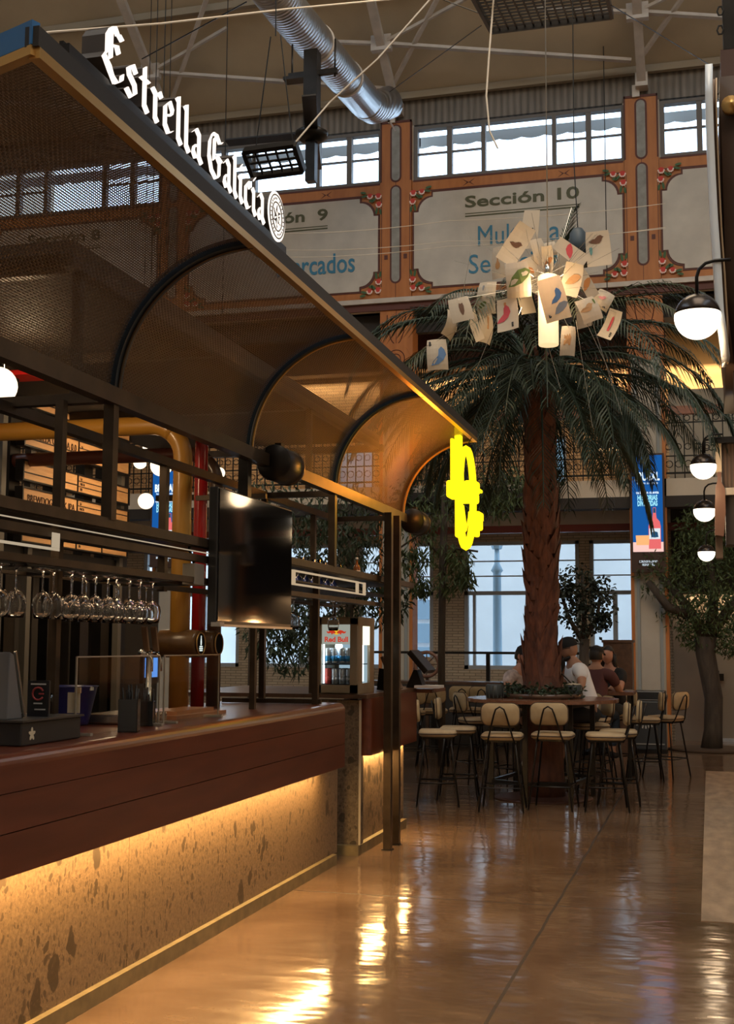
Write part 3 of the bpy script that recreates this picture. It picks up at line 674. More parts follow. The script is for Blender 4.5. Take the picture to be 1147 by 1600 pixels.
GL = {
 'E': (.92, [[(.62, 1.18), (.50, 1.30), (.36, 1.22), (.24, 1.02), (.24, .62), (.10, .42)], [(.36, 1.22), (.36, .5)], [(.36, .80), (.58, .90), (.66, .76)], [(.10, .42), (.30, .30), (.42, .12), (.60, .06), (.78, .20), (.80, .36)], [(.10, .42), (.34, .18), (.52, .02)], [(.62, 1.18), (.76, 1.12)]]),
 's': (.60, [[(.48, .72), (.34, .86), (.16, .72), (.20, .56), (.42, .42), (.46, .22), (.28, .06), (.08, .18)]]),
 't': (.50, [[(.26, 1.10), (.26, .18), (.40, .06)], [(.08, .78), (.44, .80)]]),
 'r': (.54, [[(.10, .80), (.24, .72), (.24, .14), (.34, .06)], [(.24, .62), (.40, .84), (.50, .74)]]),
 'e': (.60, [[(.16, .68), (.16, .20), (.32, .06), (.50, .18)], [(.16, .68), (.34, .86), (.48, .70), (.44, .56), (.18, .44)]]),
 'l': (.40, [[(.20, 1.22), (.20, .18), (.34, .06)], [(.10, 1.16), (.2, 1.1)]]),
 'a': (.66, [[(.14, .72), (.30, .86), (.46, .76), (.46, .18), (.60, .06)], [(.46, .48), (.20, .38), (.14, .20), (.26, .08), (.46, .20)]]),
 'G': (.98, [[(.80, 1.10), (.62, 1.24), (.36, 1.20), (.18, .92), (.14, .50), (.30, .16), (.56, .04), (.76, .16), (.78, .54), (.60, .66)], [(.62, .66), (.90, .60)], [(.44, 1.1), (.42, .5)], [(.80, 1.10), (.92, 1.16)]]),
 'i': (.40, [[(.10, .78), (.20, .70), (.20, .18), (.34, .06)], [(.20, 1.06), (.26, 1.14)]]),
 'c': (.56, [[(.46, .70), (.34, .84), (.16, .68), (.16, .20), (.32, .06), (.48, .16)]]),
}
sign = thing('brewery_sign', 'long lit white blackletter name sign with round star emblem along the canopy edge', 'sign', (SIGNX, 3.9, UZ + .08))
def set_word(word, y0, y1, base, hgt):
    tot = sum(GL[c][0] for c in word); sc = (y1 - y0) / tot; y = y0
    for c in word:
        wd, st = GL[c]; f = MB(); b = MB(); kz = hgt
        for j, q in enumerate(nib(st, .172)):
            poly = [(a * sc, bb * kz) for a, bb in q]; e = .0003 * j
            f.prism(poly, (SIGNX + e, y, base), (0, 1, 0), (0, 0, 1), (.006, 0, 0))
            b.prism(poly, (SIGNX - .085 + e, y, base), (0, 1, 0), (0, 0, 1), (.084, 0, 0))
        lt = b.build('letter', M['letterside'], sign, world=True); f.build('lit_face', M['letterface'], lt, world=True)
        y += wd * sc
set_word('Estrella', 3.56, 4.42, SZ - .015, .152); set_word('Galicia', 4.46, 5.14, SZ - .015, .152)
# round emblem with a six-pointed star
ec = Vector((SIGNX, 5.30, SZ + .085)); R0 = .115
b = MB().prism(ell(R0, R0, 32), ec - Vector((.085, 0, 0)), (0, 1, 0), (0, 0, 1), (.084, 0, 0)); em = b.build('emblem_drum', M['letterside'], sign, world=True)
MB().prism(ell(R0, R0, 32), ec, (0, 1, 0), (0, 0, 1), (.004, 0, 0)).build('lit_face', M['letterface'], em, world=True)
m = MB()
for r, w in ((.100, .0035), (.066, .0035)): m.tube([ec + Vector((.005, r * cos(2*pi*k/32), r * sin(2*pi*k/32))) for k in range(32)], w, 4, closed=True)
for k in range(26):
    if k in (6, 19): continue
    a = 2*pi*k/26; p = ec + Vector((.006, .083 * cos(a), .083 * sin(a))); m.box(p, (.003, .009, .004), rot=(a, 0, 0))
m.prism([((.056 if k % 2 == 0 else .030) * cos(pi/2 + k*pi/6), (.056 if k % 2 == 0 else .030) * sin(pi/2 + k*pi/6)) for k in range(12)], ec + Vector((.004, 0, 0)), (0, 1, 0), (0, 0, 1), (.002, 0, 0))
m.build('emblem_lines', M['letterside'], em, world=True)
m = MB()
for k in range(6):
    a = pi/2 + k*pi/3; m.prism([(0, 0), (.040*cos(a-.22), .040*sin(a-.22)), (.046*cos(a), .046*sin(a)), ], ec + Vector((.0065, 0, 0)), (0, 1, 0), (0, 0, 1), (.002, 0, 0))
m.build('star_facets', M['letterface'], em, world=True)
MB().b2((SIGNX - .14, 3.36, UZ + .07), (SIGNX + .0, 5.45, UZ + .112)).build('sign_rail', M['blacksteel'], sign, world=True)
m = MB()
for k in range(19):
    y = 3.5 + k * .1; m.b2((SIGNX - .115, y, UZ + .10), (SIGNX - .10, y + .02, UZ + .2))
m.build('rear_brackets', M['blacksteel'], sign, world=True)
# ------------------------------------------------------------------ bar counters
WX = -2.50
LEDM = glow('led_strip_glow', (1.0, .62, .25), 9.0)
t = thing('bar_counter', 'long bar counter with red brown timber front over lit conglomerate stone', 'bar counter', (WX, 5, 0))
# timber: worktop with a round nosing, then three boards
prof = [(-3.40, 1.15), (-3.40, 1.19)] + [(WX - .05 + .05 * sin(radians(a)), 1.14 + .05 * cos(radians(a))) for a in range(0, 91, 15)] + [(WX, 1.05), (WX - .06, 1.05), (WX - .06, 1.15)]
MB().prism([(a, b) for a, b in prof], (0, 1.0, 0), (1, 0, 0), (0, 0, 1), (0, 7.62, 0)).build('worktop', M['barwood'], t, world=True)
m = MB(); m.b2((WX - .045, 1.0, .905), (WX, 8.62, 1.047)); m.b2((WX - .045, 1.0, .745), (WX, 8.62, .901)); m.b2((WX - .16, 1.0, .75), (WX - .045, 8.60, 1.14)); m.build('timber_front', M['barwood'], t, world=True)
m = MB(); m.b2((-3.3, 1.0, .07), (-2.70, 5.62, .77)); m.b2((-3.3, 5.625, .07), (-2.70, 9.12, .77)); m.build('stone_front', M['stone'], t, world=True)
MB().b2((-3.2, 1.0, 0), (-2.665, 9.0, .075)).build('curb', M['curb'], t, world=True)
MB().b2((-2.68, 1.0, .738), (-2.665, 8.6, .745)).build('led_strip', LEDM, t, world=True)
MB().b2((-3.40, 1.0, .77), (-3.30, 8.6, 1.15)).build('back_panel', M['darkwood'], t, world=True)
area('bar_led', (-2.61, 4.8, .742), 7.6, 125, (1.0, .60, .22), (radians(-14), 0, radians(90)), .04)
t = thing('bar_return', 'taller end block of the bar with a dark stone side and timber front', 'bar counter', (-2.6, 10.2, 0))
MB().b2((-3.6, 9.46, 0), (-2.62, 9.56, 1.17)).build('stone_side', stone_mat('dark_conglomerate', (.13, .09, .055), (.07, .05, .03), (.20, .15, .10)), t, world=True)
MB().b2((-3.6, 9.56, .07), (-2.66, 11.05, .77)).build('stone_front', M['stone'], t, world=True)
MB().b2((-3.5, 9.40, 0), (-2.615, 11.0, .075)).build('curb', M['curb'], t, world=True)
pr = [(-2.62, 9.50)] + [(-2.60 + .05 * sin(radians(a)), 9.50 + .05 - .05 * cos(radians(a))) for a in range(0, 91, 18)] + [(-2.55, 11.1), (-2.68, 11.1), (-2.68, 9.6)]
MB().prism(pr, (0, 0, .745), (1, 0, 0), (0, 1, 0), (0, 0, .44)).build('timber_front', M['barwood'], t, world=True)
MB().b2((-4.2, 9.42, 1.185), (-2.56, 11.12, 1.215)).build('worktop', M['darkwood'], t, world=True)
MB().b2((-2.66, 9.6, .738), (-2.65, 11.05, .744)).build('led_strip', LEDM, t, world=True)
area('bar_return_led', (-2.62, 10.3, .742), 1.5, 28, (1.0, .60, .22), (radians(-14), 0, radians(90)), .04)
MB().b2((-2.63, 9.455, 0), (-2.615, 9.47, 1.17)).build('edge_trim', mk('pale_trim', (.5, .42, .3), .5), t, world=True)
# ------------------------------------------------------------------ steel shelf frame
t = thing('shelf_frame', 'dark steel shelf frame standing between the bar counter and the canopy', 'shelf frame', (-2.8, 7, 1.19))
S = M['brownsteel']; FX, BXX = -2.55, -3.06
for (x, y, z0, z1, w) in ((FX, 5.02, 2.14, 2.68, .05), (FX, 8.44, 2.14, 2.68, .05), (BXX, 6.72, 1.9, 2.68, .045), (BXX, 8.44, 1.2, 2.68, .04), (BXX, 9.6, 1.2, 2.68, .04), (BXX, 10.2, 1.2, 2.68, .03),
                           (-2.775, 4.98, 1.19, 2.68, .04), (-2.62, 8.30, 1.19, 2.12, .04), (-2.8, 7.55, 1.19, 2.1, .035)):
    MB().b2((x - w / 2, y - w / 2, z0), (x + w / 2, y + w / 2, z1)).build('upright', S, t, world=True)
for (a, b, w, h) in (((FX, 3.2, 2.125), (FX, 6.3, 2.125), .04, .045), ((FX, 7.4, 2.125), (FX, 10.9, 2.125), .04, .045), ((BXX, 3.2, 2.125), (BXX, 10.6, 2.125), .04, .04), ((FX, 3.2, 1.925), (FX, 6.3, 1.925), .03, .03), ((BXX, 3.2, 1.925), (BXX, 10.3, 1.925), .03, .03), ((FX, 7.4, 1.92), (FX, 10.0, 1.92), .04, .03),
                     ((FX, 5.02, 2.69), (-3.9, 5.02, 2.69), .05, .045), ((BXX, 4.2, 2.66), (BXX, 10.4, 2.66), .05, .05), ((FX, 8.44, 2.66), (-3.9, 8.44, 2.66), .05, .04), ((FX, 10.2, 2.66), (BXX, 10.2, 2.66), .04, .04),
                     ((-2.58, 8.30, 1.21), (-3.3, 8.30, 1.21), .03, .03), ((-3.06, 7.2, 2.50), (-2.6, 7.2, 2.50), .03, .03), ((FX, 3.2, 2.04), (FX, 6.3, 2.04), .03, .035)):
    MB().bar(a, b, w, h).build('rail', S, t, world=True)
MB().b2((BXX, 3.2, 2.095), (FX, 6.3, 2.105)).b2((BXX, 7.4, 2.095), (FX, 10.5, 2.105)).build('shelf_plate', M['blacksteel'], t, world=True)
m = MB()
for yy in (4.0, 4.6, 5.2, 5.8, 6.3): m.b2((BXX, yy - .012, 1.91), (FX, yy + .012, 1.93))
for xx in (-2.70, -2.76, -2.90, -2.96): m.b2((xx - .006, 3.2, 1.918), (xx + .006, 6.3, 1.926)); m.b2((xx - .006, 7.5, 1.918), (xx + .006, 10.0, 1.926))
m.build('glass_rack', M['blacksteel'], t, world=True)
SL = glow('shelf_led', (1.0, .80, .55), .45)
MB().b2((FX + .022, 3.3, 2.068), (FX + .026, 6.25, 2.073)).b2((FX + .022, 3.3, 1.968), (FX + .026, 4.55, 1.979)).b2((FX + .022, 4.49, 1.98), (FX + .026, 4.55, 2.04)).build('shelf_light', SL, t, world=True)
m = MB()
for (ya, yb) in ((7.55, 9.05),): 
    for z in (1.975, 2.06): m.b2((FX + .0, ya, z), (FX + .012, yb, z + .012))
    for y in (ya, yb, yb + .2): m.b2((FX, y, 1.975), (FX + .012, y + .05, 2.072))
    m.b2((FX, yb, 2.06), (FX + .012, yb + .2, 2.07)); m.b2((FX, yb + .06, 1.975), (FX + .012, yb + .2, 1.985))
m.build('shelf_light', glow('shelf_led_frame', (1.0, .74, .46), .5), t, world=True)
m = MB().b2((FX - .01, 7.4, 2.0), (BXX, 10.3, 2.01)); m.build('shelf_plate', M['blacksteel'], t, world=True)
area('shelf_lamp', (-2.8, 4.8, 2.09), 2.6, 5, WARM2, (0, 0, radians(90)), .04)
area('shelf_lamp_right', (-2.8, 8.8, 2.09), 2.4, 3, WARM2, (0, 0, radians(90)), .04)
for k, (x, y) in enumerate(((-2.475, 9.76), (-2.475, 10.03))):
    q = thing('steel_post', ['nearer of the two slim dark square posts before the bar end', 'farther of the two slim dark square posts before the bar end'][k], 'post', (x, y, 0))
    MB().b2((-.03, -.03, 0), (.03, .03, 2.66)).build('shaft', M['brownsteel'], q); MB().b2((-.04, -.04, 0), (.04, .04, .008)).build('foot_plate', M['blacksteel'], q)
# ------------------------------------------------------------------ wine glasses
GLASS = mk('clear_glass', (.95, .95, .95), .03, trans=1, ior=1.35)
def wine_glass(label, grp):
    t = thing('wine_glass', label, 'glass', (0, 0, 0), 0, grp)
    MB().lathe([(.0, 0), (.034, -.002), (.035, -.004), (.008, -.010), (.004, -.02), (.0035, -.085), (.008, -.096)], n=14).build('stem', GLASS, t)
    MB().lathe([(.004, -.094), (.020, -.102), (.037, -.125), (.042, -.150), (.038, -.180), (.032, -.205), (.0305, -.205), (.036, -.18), (.040, -.15), (.035, -.127), (.018, -.105), (.003, -.098)], n=16).build('bowl', GLASS, t)
    return t
W1 = 'upturned wine glass in the rack over the near bar counter'; W2 = 'upturned wine glass in the small rack above the drinks fridge'
w0 = wine_glass(W1, 'wine glasses hanging over the near counter'); first = True
rows = [(-2.73, [3.95, 4.08, 4.2, 4.34, 4.47, 4.60, 4.78, 4.90, 5.02, 5.14, 5.26, 5.38, 5.50, 5.62, 5.75, 5.88]), (-2.93, [4.4, 4.52, 4.64, 5.3, 5.42, 5.54, 5.66, 5.78, 5.9, 6.02, 6.14, 6.25])]
for x, ys in rows:
    for y in ys:
        o = w0 if first else dup(w0); first = False; o.location = (x + random.uniform(-.01, .01), y + random.uniform(-.015, .015), 1.918); o.scale = (1.05,) * 3
for (x, y) in ((-2.73, 7.72), (-2.73, 7.86), (-2.73, 8.0), (-2.73, 8.14), (-2.93, 7.9), (-2.93, 8.06)):
    o = dup(w0, (x, y, 1.918), 0, W2, None, 'wine glasses hanging above the drinks fridge')
    o.scale = (1.05,) * 3
dup(w0, (-2.62, 8.72, 1.918), 0, 'single upturned wine glass hanging alone before the drinks fridge').pop('group', None) if False else None
o = dup(w0, (-2.64, 8.78, 1.915), 0, 'lone upturned wine glass hanging right before the drinks fridge'); del o['group']
# ------------------------------------------------------------------ bottles and tumblers on the right shelf
def bottle_prof(h, r): return [(r * .9, 0), (r, .01), (r, h * .58), (r * .85, h * .66), (r * .36, h * .76), (r * .34, h * .95), (r * .4, h), (0, h)]
def bottle(label, loc, h, r, glass, cap, lab=None, grp=None):
    t = thing('bottle', label, 'bottle', loc, 0, grp)
    MB().lathe(bottle_prof(h, r), n=14).build('glass_body', glass, t); MB().lathe([(r * .42, h * .93), (r * .42, h * 1.02), (0, h * 1.02)], n=12).build('cap', cap, t)
    if lab: MB().lathe([(r * 1.02, h * .18), (r * 1.02, h * .48)], n=14).build('label', lab, t)
    return t
bl = mk('blue_bottle_glass', (.03, .05, .22), .1); gr = mk('green_bottle_glass', (.02, .07, .03), .1); am = mk('amber_bottle_glass', (.20, .07, .02), .1); capo = mk('orange_cap', (.6, .2, .08), .4); capw = mk('white_cap', (.7, .7, .68), .4); labw = mk('paper_label', (.7, .66, .55), .6); labr = mk('red_label', (.5, .04, .03), .6)
for k, (y, g, c, h, n_) in enumerate(((7.62, bl, capw, .16, 'first blue bottle from the television'), (7.78, bl, capo, .20, 'blue bottle with a tall orange cap'), (7.95, gr, capw, .15, 'dark green bottle with a white cap'), (9.9, am, capw, .20, 'amber bottle near the far end'))):
    bottle(n_ + ', on the upper shelf right of the television', (-2.78, y, 2.106), h, .03, g, c, labw)
for k in range(9):
    y = 7.7 + k * .17
    t_ = bottle('small dark blue bottle standing in the lit shelf box', (-2.72, y, 2.011), .075, .022, bl, capw, None, 'blue bottles in the lit shelf box')
TUM = [(.0, .001), (.030, .001), (.034, .085), (.032, .085), (.028, .006), (0, .006)]
for k in range(7):
    t_ = thing('tumbler', 'clear tumbler on the upper shelf among the bottles', 'glass', (-2.66 - .1 * (k % 2), 8.15 + .13 * k, 2.106), 0, 'tumblers on the upper shelf'); MB().lathe(TUM, n=14).build('cup', GLASS, t_)
# ------------------------------------------------------------------ television
t = thing('television', 'large black flat television hanging over the bar', 'television', (-2.49, 6.75, 2.1)); TX = .21
MB().b2((-2.53, 6.12, 1.695), (-2.48, 7.34, 2.425)).build('casing', mk('tv_casing', (.02, .02, .02), .3), t, world=True, bevel=.006)
MB().b2((-2.482, 6.135, 1.72), (-2.474, 7.325, 2.415)).build('screen', mk('tv_screen', (.004, .004, .005), .05, spec=.35), t, world=True)
MB().b2((-2.482, 6.12, 1.69), (-2.47, 7.34, 1.703)).build('silver_edge', mk('silver', (.5, .5, .5), .3, .8), t, world=True)
MB().bar((-2.57, 6.75, 2.3), (-2.57, 6.75, 2.68), .06).b2((-2.58, 6.4, 1.95), (-2.53, 7.1, 2.3)).build('ceiling_mount', M['blacksteel'], t, world=True)
MB().b2((-2.49, 6.08, 1.69), (-2.44, 6.14, 1.712)).build('corner_bracket', mk('silver2', (.4, .4, .4), .4, .8), t, world=True)
t = thing('cable_box', 'small grey junction box beside the television edge', 'junction box', (-2.57, 6.0, 2.0))
MB().b2((-2.60, 5.95, 1.90), (-2.53, 6.08, 2.01)).build('box_body', mk('box_grey', (.2, .18, .15), .5), t, world=True, bevel=.005)
MB().tube([(-2.565, 6.02, 2.01), (-2.565, 5.99, 2.05), (-2.565, 5.95, 2.08), (-2.565, 5.96, 2.1)], .008, 6).build('cable', M['blacksteel'], t, world=True)
# ------------------------------------------------------------------ draught pipes with barrel heads
YP = mk('yellow_painted_pipe', (.50, .24, .035), .35, coat=.3); RP = mk('red_painted_pipe', (.42, .012, .010), .22, coat=.5); BP = mk('brown_painted_pipe', (.085, .045, .025), .35, coat=.3); BRL = wood_mat('barrel_bronze', (.10, .05, .015), (.16, .08, .025), .3, (1, 1, 1), .4)
for k, (y, zz, mm, hm, nm, rr) in enumerate(((7.30, 2.99, YP, YP, 'yellow', .060), (7.60, 3.2, RP, RP, 'red', .044), (7.87, 2.89, BP, mk('dark_red_brown_pipe', (.13, .04, .025), .4), 'brown', .048))):
    xc = -3.20
    t = thing('draught_pipe', nm + ' painted draught beer pipe bending down to the bar', 'beer pipe', (xc, y, 1.19))
    el = [(xc - .22 + .22 * sin(radians(a)), y, zz - .22 + .22 * cos(radians(a))) for a in range(0, 91, 9)]
    if k == 1: el = [(xc, y, 2.96)] * 4 + [(xc, y, z_) for z_ in (2.96, 2.9, 2.8, 2.7, 2.6, 2.5, 2.3)]
    else: MB().tube([(-6.5, y, zz), (-5.0, y, zz), (xc - .3, y, zz)] + el[:6], rr, 22).build('horizontal_run', hm, t, world=True)
    MB().tube(el[4:] + [(xc, y, 2.0), (xc, y, 1.19)], rr, 22).build('column', mm, t, world=True)
    Mx = Matrix.Rotation(radians(90), 4, 'Y')
    if k == 2: continue
    b = thing('tap_barrel', 'bronze barrel shaped tap head on the ' + nm + ' pipe', 'tap barrel', (xc, y, 1.60))
    MB().lathe([(.0, -.13), (.075, -.13), (.085, -.12), (.092, 0), (.085, .12), (.078, .135), (.0, .135)], n=24, M=Mx).build('barrel', BRL, b)
    MB().prism(ell(.066, .066, 24), (.134, 0, 0), (0, 1, 0), (0, 0, 1), (.012, 0, 0)).build('badge', mk('badge_black', (.01, .01, .01), .8, spec=.1), b)
    MB().tube([(.146, .068 * cos(2*pi*q/24), .068 * sin(2*pi*q/24)) for q in range(24)], .005, 6, closed=True).build('badge_ring', M['brass'], b)
    if k == 0:
        MB().prism([(-.006, -.01), (.006, -.01), (.009, .01), (.004, .035), (.003, .05), (-.003, .05), (-.004, .035), (-.009, .01)], (.147, 0, 0), (0, 1, 0), (0, 0, 1), (.002, 0, 0)).b2((.147, -.022, -.022), (.149, .022, -.014)).b2((.147, -.026, -.034), (.149, .026, -.026)).b2((.147, -.022, -.046), (.149, .022, -.038)).build('badge_mark', glow('badge_glow', (.8, .9, .85), 1.0), b)
# chrome tap with two handles
CH = mk('chrome', (.6, .6, .58), .15, 1)
p = at(232, 1050, X=-2.95)
t = thing('beer_tap', 'chrome beer tap column with two leaning wooden handles', 'beer tap', (p.x, p.y, 1.19))
MB().lathe([(.05, 0), (.05, .01), (.018, .02), (.016, .36), (.022, .38), (0, .39)], n=16).build('tap_column', CH, t)
MB().tube([(0, -.10, .36), (0, .10, .36)], .018, 12).build('crossbar', CH, t)
for d in (-.07, .05):
    MB().bar((0.02, d, .37), (.02, d - .04, .50), .03, .018).build('handle', mk('tap_handle', (.16, .09, .05), .4), t); MB().tube([(.02, d, .36), (.05, d, .33), (.05, d, .26)], .008, 8).build('spout', CH, t)
# ------------------------------------------------------------------ things on the counter
CZ = 1.191
t = thing('cash_drawer', 'low black cash box with a small cream flower emblem, on the counter', 'cash box', (-2.85, 4.7, CZ))
MB().b2((-3.10, 4.50, CZ), (-2.64, 4.99, 1.285)).build('case', mk('black_box', (.022, .020, .019), .5), t, world=True, bevel=.006)
MB().b2((-3.11, 4.49, 1.285), (-2.63, 5.0, 1.293)).build('lid', mk('black_lid', (.05, .045, .04), .3), t, world=True)
fm = MB()
for k in range(5):
    a = pi / 2 + k * 2 * pi / 5; fm.prism([(-2 * 0, 0)] and ell(.014, .007, 10, .012 * cos(a), .014 * sin(a), a), (-2.64, 4.58, 1.235), (0, 1, 0), (0, 0, 1), (.002 + .0001 * k, 0, 0))
fm.build('flower_emblem', mk('cream_print', (.6, .5, .35), .6), t, world=True)
t = thing('till_terminal', 'grey tilted till screen at the left edge of the bar', 'till', (-2.92, 4.36, 1.293))
MB().prism([(-.10, .0), (.02, .0), (-.06, .26), (-.09, .27)], (-3.02, 4.62, 1.293), (0, 1, 0), (0, 0, 1), (.30, 0, 0)).build('screen_housing', mk('till_grey', (.13, .135, .14), .35), t, world=True, bevel=.004)
MB().bar((-3.02, 4.655, 1.30), (-3.02, 4.57, 1.565), .008, .012).bar((-2.72, 4.655, 1.30), (-2.72, 4.57, 1.565), .008, .012).build('silver_edge', CH, t, world=True)
MB().b2((-3.0, 4.55, 1.293), (-2.74, 4.68, 1.31)).build('stand', M['blacksteel'], t, world=True)
p = at(60, 1115, X=-2.72)
t = thing('counter_sign', 'small black card sign with a red and blue ring letter', 'sign', (p.x, p.y, 1.293))
MB().box((0, 0, .075), (.10, .012, .15)).build('card', mk('black_card', (.015, .015, .018), .4), t)
MB().tube([(.026 * cos(a / 10 * 5.2 + .5), -.008, .095 + .026 * sin(a / 10 * 5.2 + .5)) for a in range(11)], .004, 6).bar((.004, -.008, .095), (.026, -.008, .095), .006).build('ring_letter', mk('ring_red', (.35, .05, .05), .5), t)
MB().box((0, -.007, .135), (.07, .002, .006)).box((0, -.007, .055), (.04, .002, .006)).box((.01, -.007, .03), (.05, .002, .005)).build('printed_lines', mk('print_grey', (.5, .5, .5), .5), t)
p = at(90, 1110, X=-2.76)
t = thing('stirrer_glass', 'clear glass holding a small silver ornament, beside a cream card', 'glass', (p.x - .03, p.y - .02, 1.293))
MB().lathe([(0, .001), (.030, .001), (.036, .09), (.034, .09), (.028, .006), (0, .006)], n=16).build('cup', GLASS, t); MB().tube([(0, 0, .01), (.005, 0, .12)], .003, 6).lathe([(0, .11), (.014, .12), (.017, .135), (.01, .15), (0, .155)], n=8, smooth=False).build('silver_ornament', CH, t)
t = thing('cream_card', 'cream price card clipped upright on the cash box', 'card', (p.x + .045, p.y + .06, 1.293))
MB().box((0, 0, .045), (.06, .004, .09)).build('card', mk('cream_card', (.48, .40, .28), .7), t); MB().box((.02, 0, .10), (.025, .012, .025)).build('clip', mk('wood_clip', (.4, .26, .14), .6), t)
p = at(112, 1128, Z=CZ + .0)
t = thing('ice_bucket', 'dark blue flared ice bucket on the counter behind the cash box', 'bucket', (-3.12, 5.75, CZ))
MB().lathe([(0, .0), (.10, .0), (.105, .01), (.145, .19), (.152, .195), (.140, .195), (.10, .015), (0, .012)], n=28).build('bucket_body', mk('blue_plastic', (.012, .02, .14), .3), t); MB().box((.13, -.02, .185), (.03, .03, .02)).build('clip', capw, t)
ACR = mk('acrylic', (.95, .97, .95), .02, trans=1, ior=1.12)
for k, (ya, yb, lb) in enumerate(((5.05, 5.92, 'left clear acrylic screen standing on the bar counter'), (5.98, 6.72, 'right clear acrylic screen standing on the bar counter'))):
    t = thing('acrylic_screen', lb, 'screen', (-2.70, (ya + yb) / 2, CZ))
    MB().b2((-2.703, ya, CZ), (-2.698, yb, 1.54)).build('pane', ACR, t, world=True)
    ed = mk('acrylic_edge', (.30, .26, .20), .3); m = MB()
    for y in (ya, yb): m.b2((-2.704, y - .004, CZ), (-2.697, y + .004, 1.54))
    m.b2((-2.704, ya, 1.536), (-2.697, yb, 1.542)); m.build('edge', ed, t, world=True)
    m = MB()
    for y in (ya + .06, yb - .06): m.b2((-2.76, y - .012, CZ), (-2.65, y + .012, CZ + .012))
    m.build('foot', ed, t, world=True)
for k, (x, y, n_, lb) in enumerate(((-2.62, 5.42, 9, 'taller square cup packed with black straws on the counter'), (at(226, 1134, Z=1.19).x, at(226, 1134, Z=1.19).y, 7, 'second square cup of black straws, behind and right of the first'))):
    t = thing('straw_holder', lb, 'straw holder', (x, y, CZ), .3); h = .15 if k == 0 else .12
    m = MB()
    for (a, b, c, d) in ((-.045, -.045, .045, -.041), (-.045, .041, .045, .045), (-.045, -.045, -.041, .045), (.041, -.045, .045, .045)): m.b2((a, b, 0), (c, d, h))
    m.b2((-.045, -.045, 0), (.045, .045, .006)); m.build('cup', mk('smoky_plastic', (.03, .03, .03), .15), t)
    for j in range(n_ * 2):
        a = random.random() * 6.28; r = random.random() * .03; q = Vector((r * cos(a), r * sin(a), .01)); e = q + Vector((random.uniform(-.02, .02), random.uniform(-.02, .02), h + random.uniform(.02, .06)))
        MB().tube([q, e], .004, 6).build('straw', M['blacksteel'], t)
t = thing('drip_tray', 'low steel tray on a wooden board, behind the acrylic screens', 'tray', (-2.95, 6.2, CZ))
MB().b2((-3.10, 5.85, CZ), (-2.80, 6.25, CZ + .05)).build('steel_tray', mk('brushed_steel', (.35, .3, .26), .25, .9), t, world=True, bevel=.01)
t = thing('cutting_board', 'reddish wooden serving board lying beside the steel tray', 'board', (-2.9, 6.6, CZ))
MB().b2((-3.05, 6.32, CZ), (-2.78, 7.05, CZ + .02)).build('board', wood_mat('serving_board', (.28, .10, .04), (.4, .17, .08), .35), t, world=True); MB().b2((-3.0, 6.42, CZ + .02), (-2.82, 6.95, CZ + .04)).build('upper_board', wood_mat('serving_board2', (.34, .14, .06), (.48, .22, .1), .35), t, world=True)
# ------------------------------------------------------------------ drinks fridge
fz = 1.216
t = thing('drinks_fridge', 'small lit glass door fridge of energy drink cans on the bar end', 'fridge', (-2.80, 9.7, fz))
GB = mk('fridge_grey_gold', (.30, .24, .16), .4, .4); x0, x1, y0, y1, z1 = -3.0, -2.655, 9.50, 10.0, fz + .60
m = MB(); m.b2((x0, y0, fz), (x1, y1, fz + .05)); m.b2((x0, y0, z1 - .05), (x1, y1, z1)); m.b2((x0 + .001, y1 - .02, fz + .04), (x1 - .001, y1 - .001, z1 - .04)); m.b2((x0 + .001, y0 + .001, fz + .04), (x0 + .02, y1 - .03, z1 - .04))
for (a, b) in ((y0 + .002, y0 + .14), (y1 - .14, y1 - .002)): m.b2((x1 - .02, a, fz + .07), (x1, b, z1 - .06))
m.b2((x1 - .02, y0 + .001, fz + .001), (x1 + .001, y1 - .001, fz + .08)); m.b2((x1 - .02, y0 + .001, z1 - .07), (x1 + .001, y1 - .001, z1 - .001)); m.build('cabinet', GB, t, world=True)
m = MB(); d = .035; ya, yb = y0 - .03, y0
for (a, c) in (((x0, fz + .01), (x0 + .055, z1 - .01)), ((x1 - .055, fz + .01), (x1, z1 - .01)), ((x0, fz + .01), (x1, fz + .07)), ((x0, z1 - .06), (x1, z1 - .01))): m.b2((a[0], ya, a[1]), (c[0], yb, c[1]))
dr = m.build('door', GB, t, world=True); MB().b2((x0 + .05, ya + .012, fz + .06), (x1 - .05, ya + .016, z1 - .05)).build('door_glass', M['glass'], dr, world=True)
LW = glow('fridge_white', (.80, .95, 1.0), 1.5)
MB().b2((x0 + .055, y1 - .03, fz + .06), (x1 - .03, y1 - .025, z1 - .06)).build('lit_back', glow('fridge_back', (.55, .75, .85), .55), t, world=True)
MB().b2((x0 + .058, y0 + .01, fz + .08), (x0 + .066, y0 + .03, z1 - .07)).b2((x1 - .05, y1 - .2, fz + .09), (x1 - .04, y1 - .18, z1 - .08)).build('light_tube', glow('fridge_tube', (.9, 1, 1), 3.0), t, world=True)
pn = MB().b2((x0 + .055, ya + .020, z1 - .215), (x1 - .055, ya + .03, z1 - .06)).build('logo_panel', glow('logo_panel_glow', (.62, .62, .50), .55), t, world=True)
xm = (x0 + x1) / 2
text_mb('Red Bull', .04, (xm, ya + .018, z1 - .195), (1, 0, 0), (0, 0, 1), .003, 'CENTER', w=.19, bold=.03).build('lettering', glow('red_letters', (.75, .06, .03), .8), pn, world=True)
MB().prism(ell(.026, .022, 18, xm, z1 - .118), (0, ya + .0195, 0), (1, 0, 0), (0, 0, 1), (0, -.002, 0)).build('sun_disc', glow('sun_yellow', (1, .55, .03), .9), pn, world=True)
m = MB()
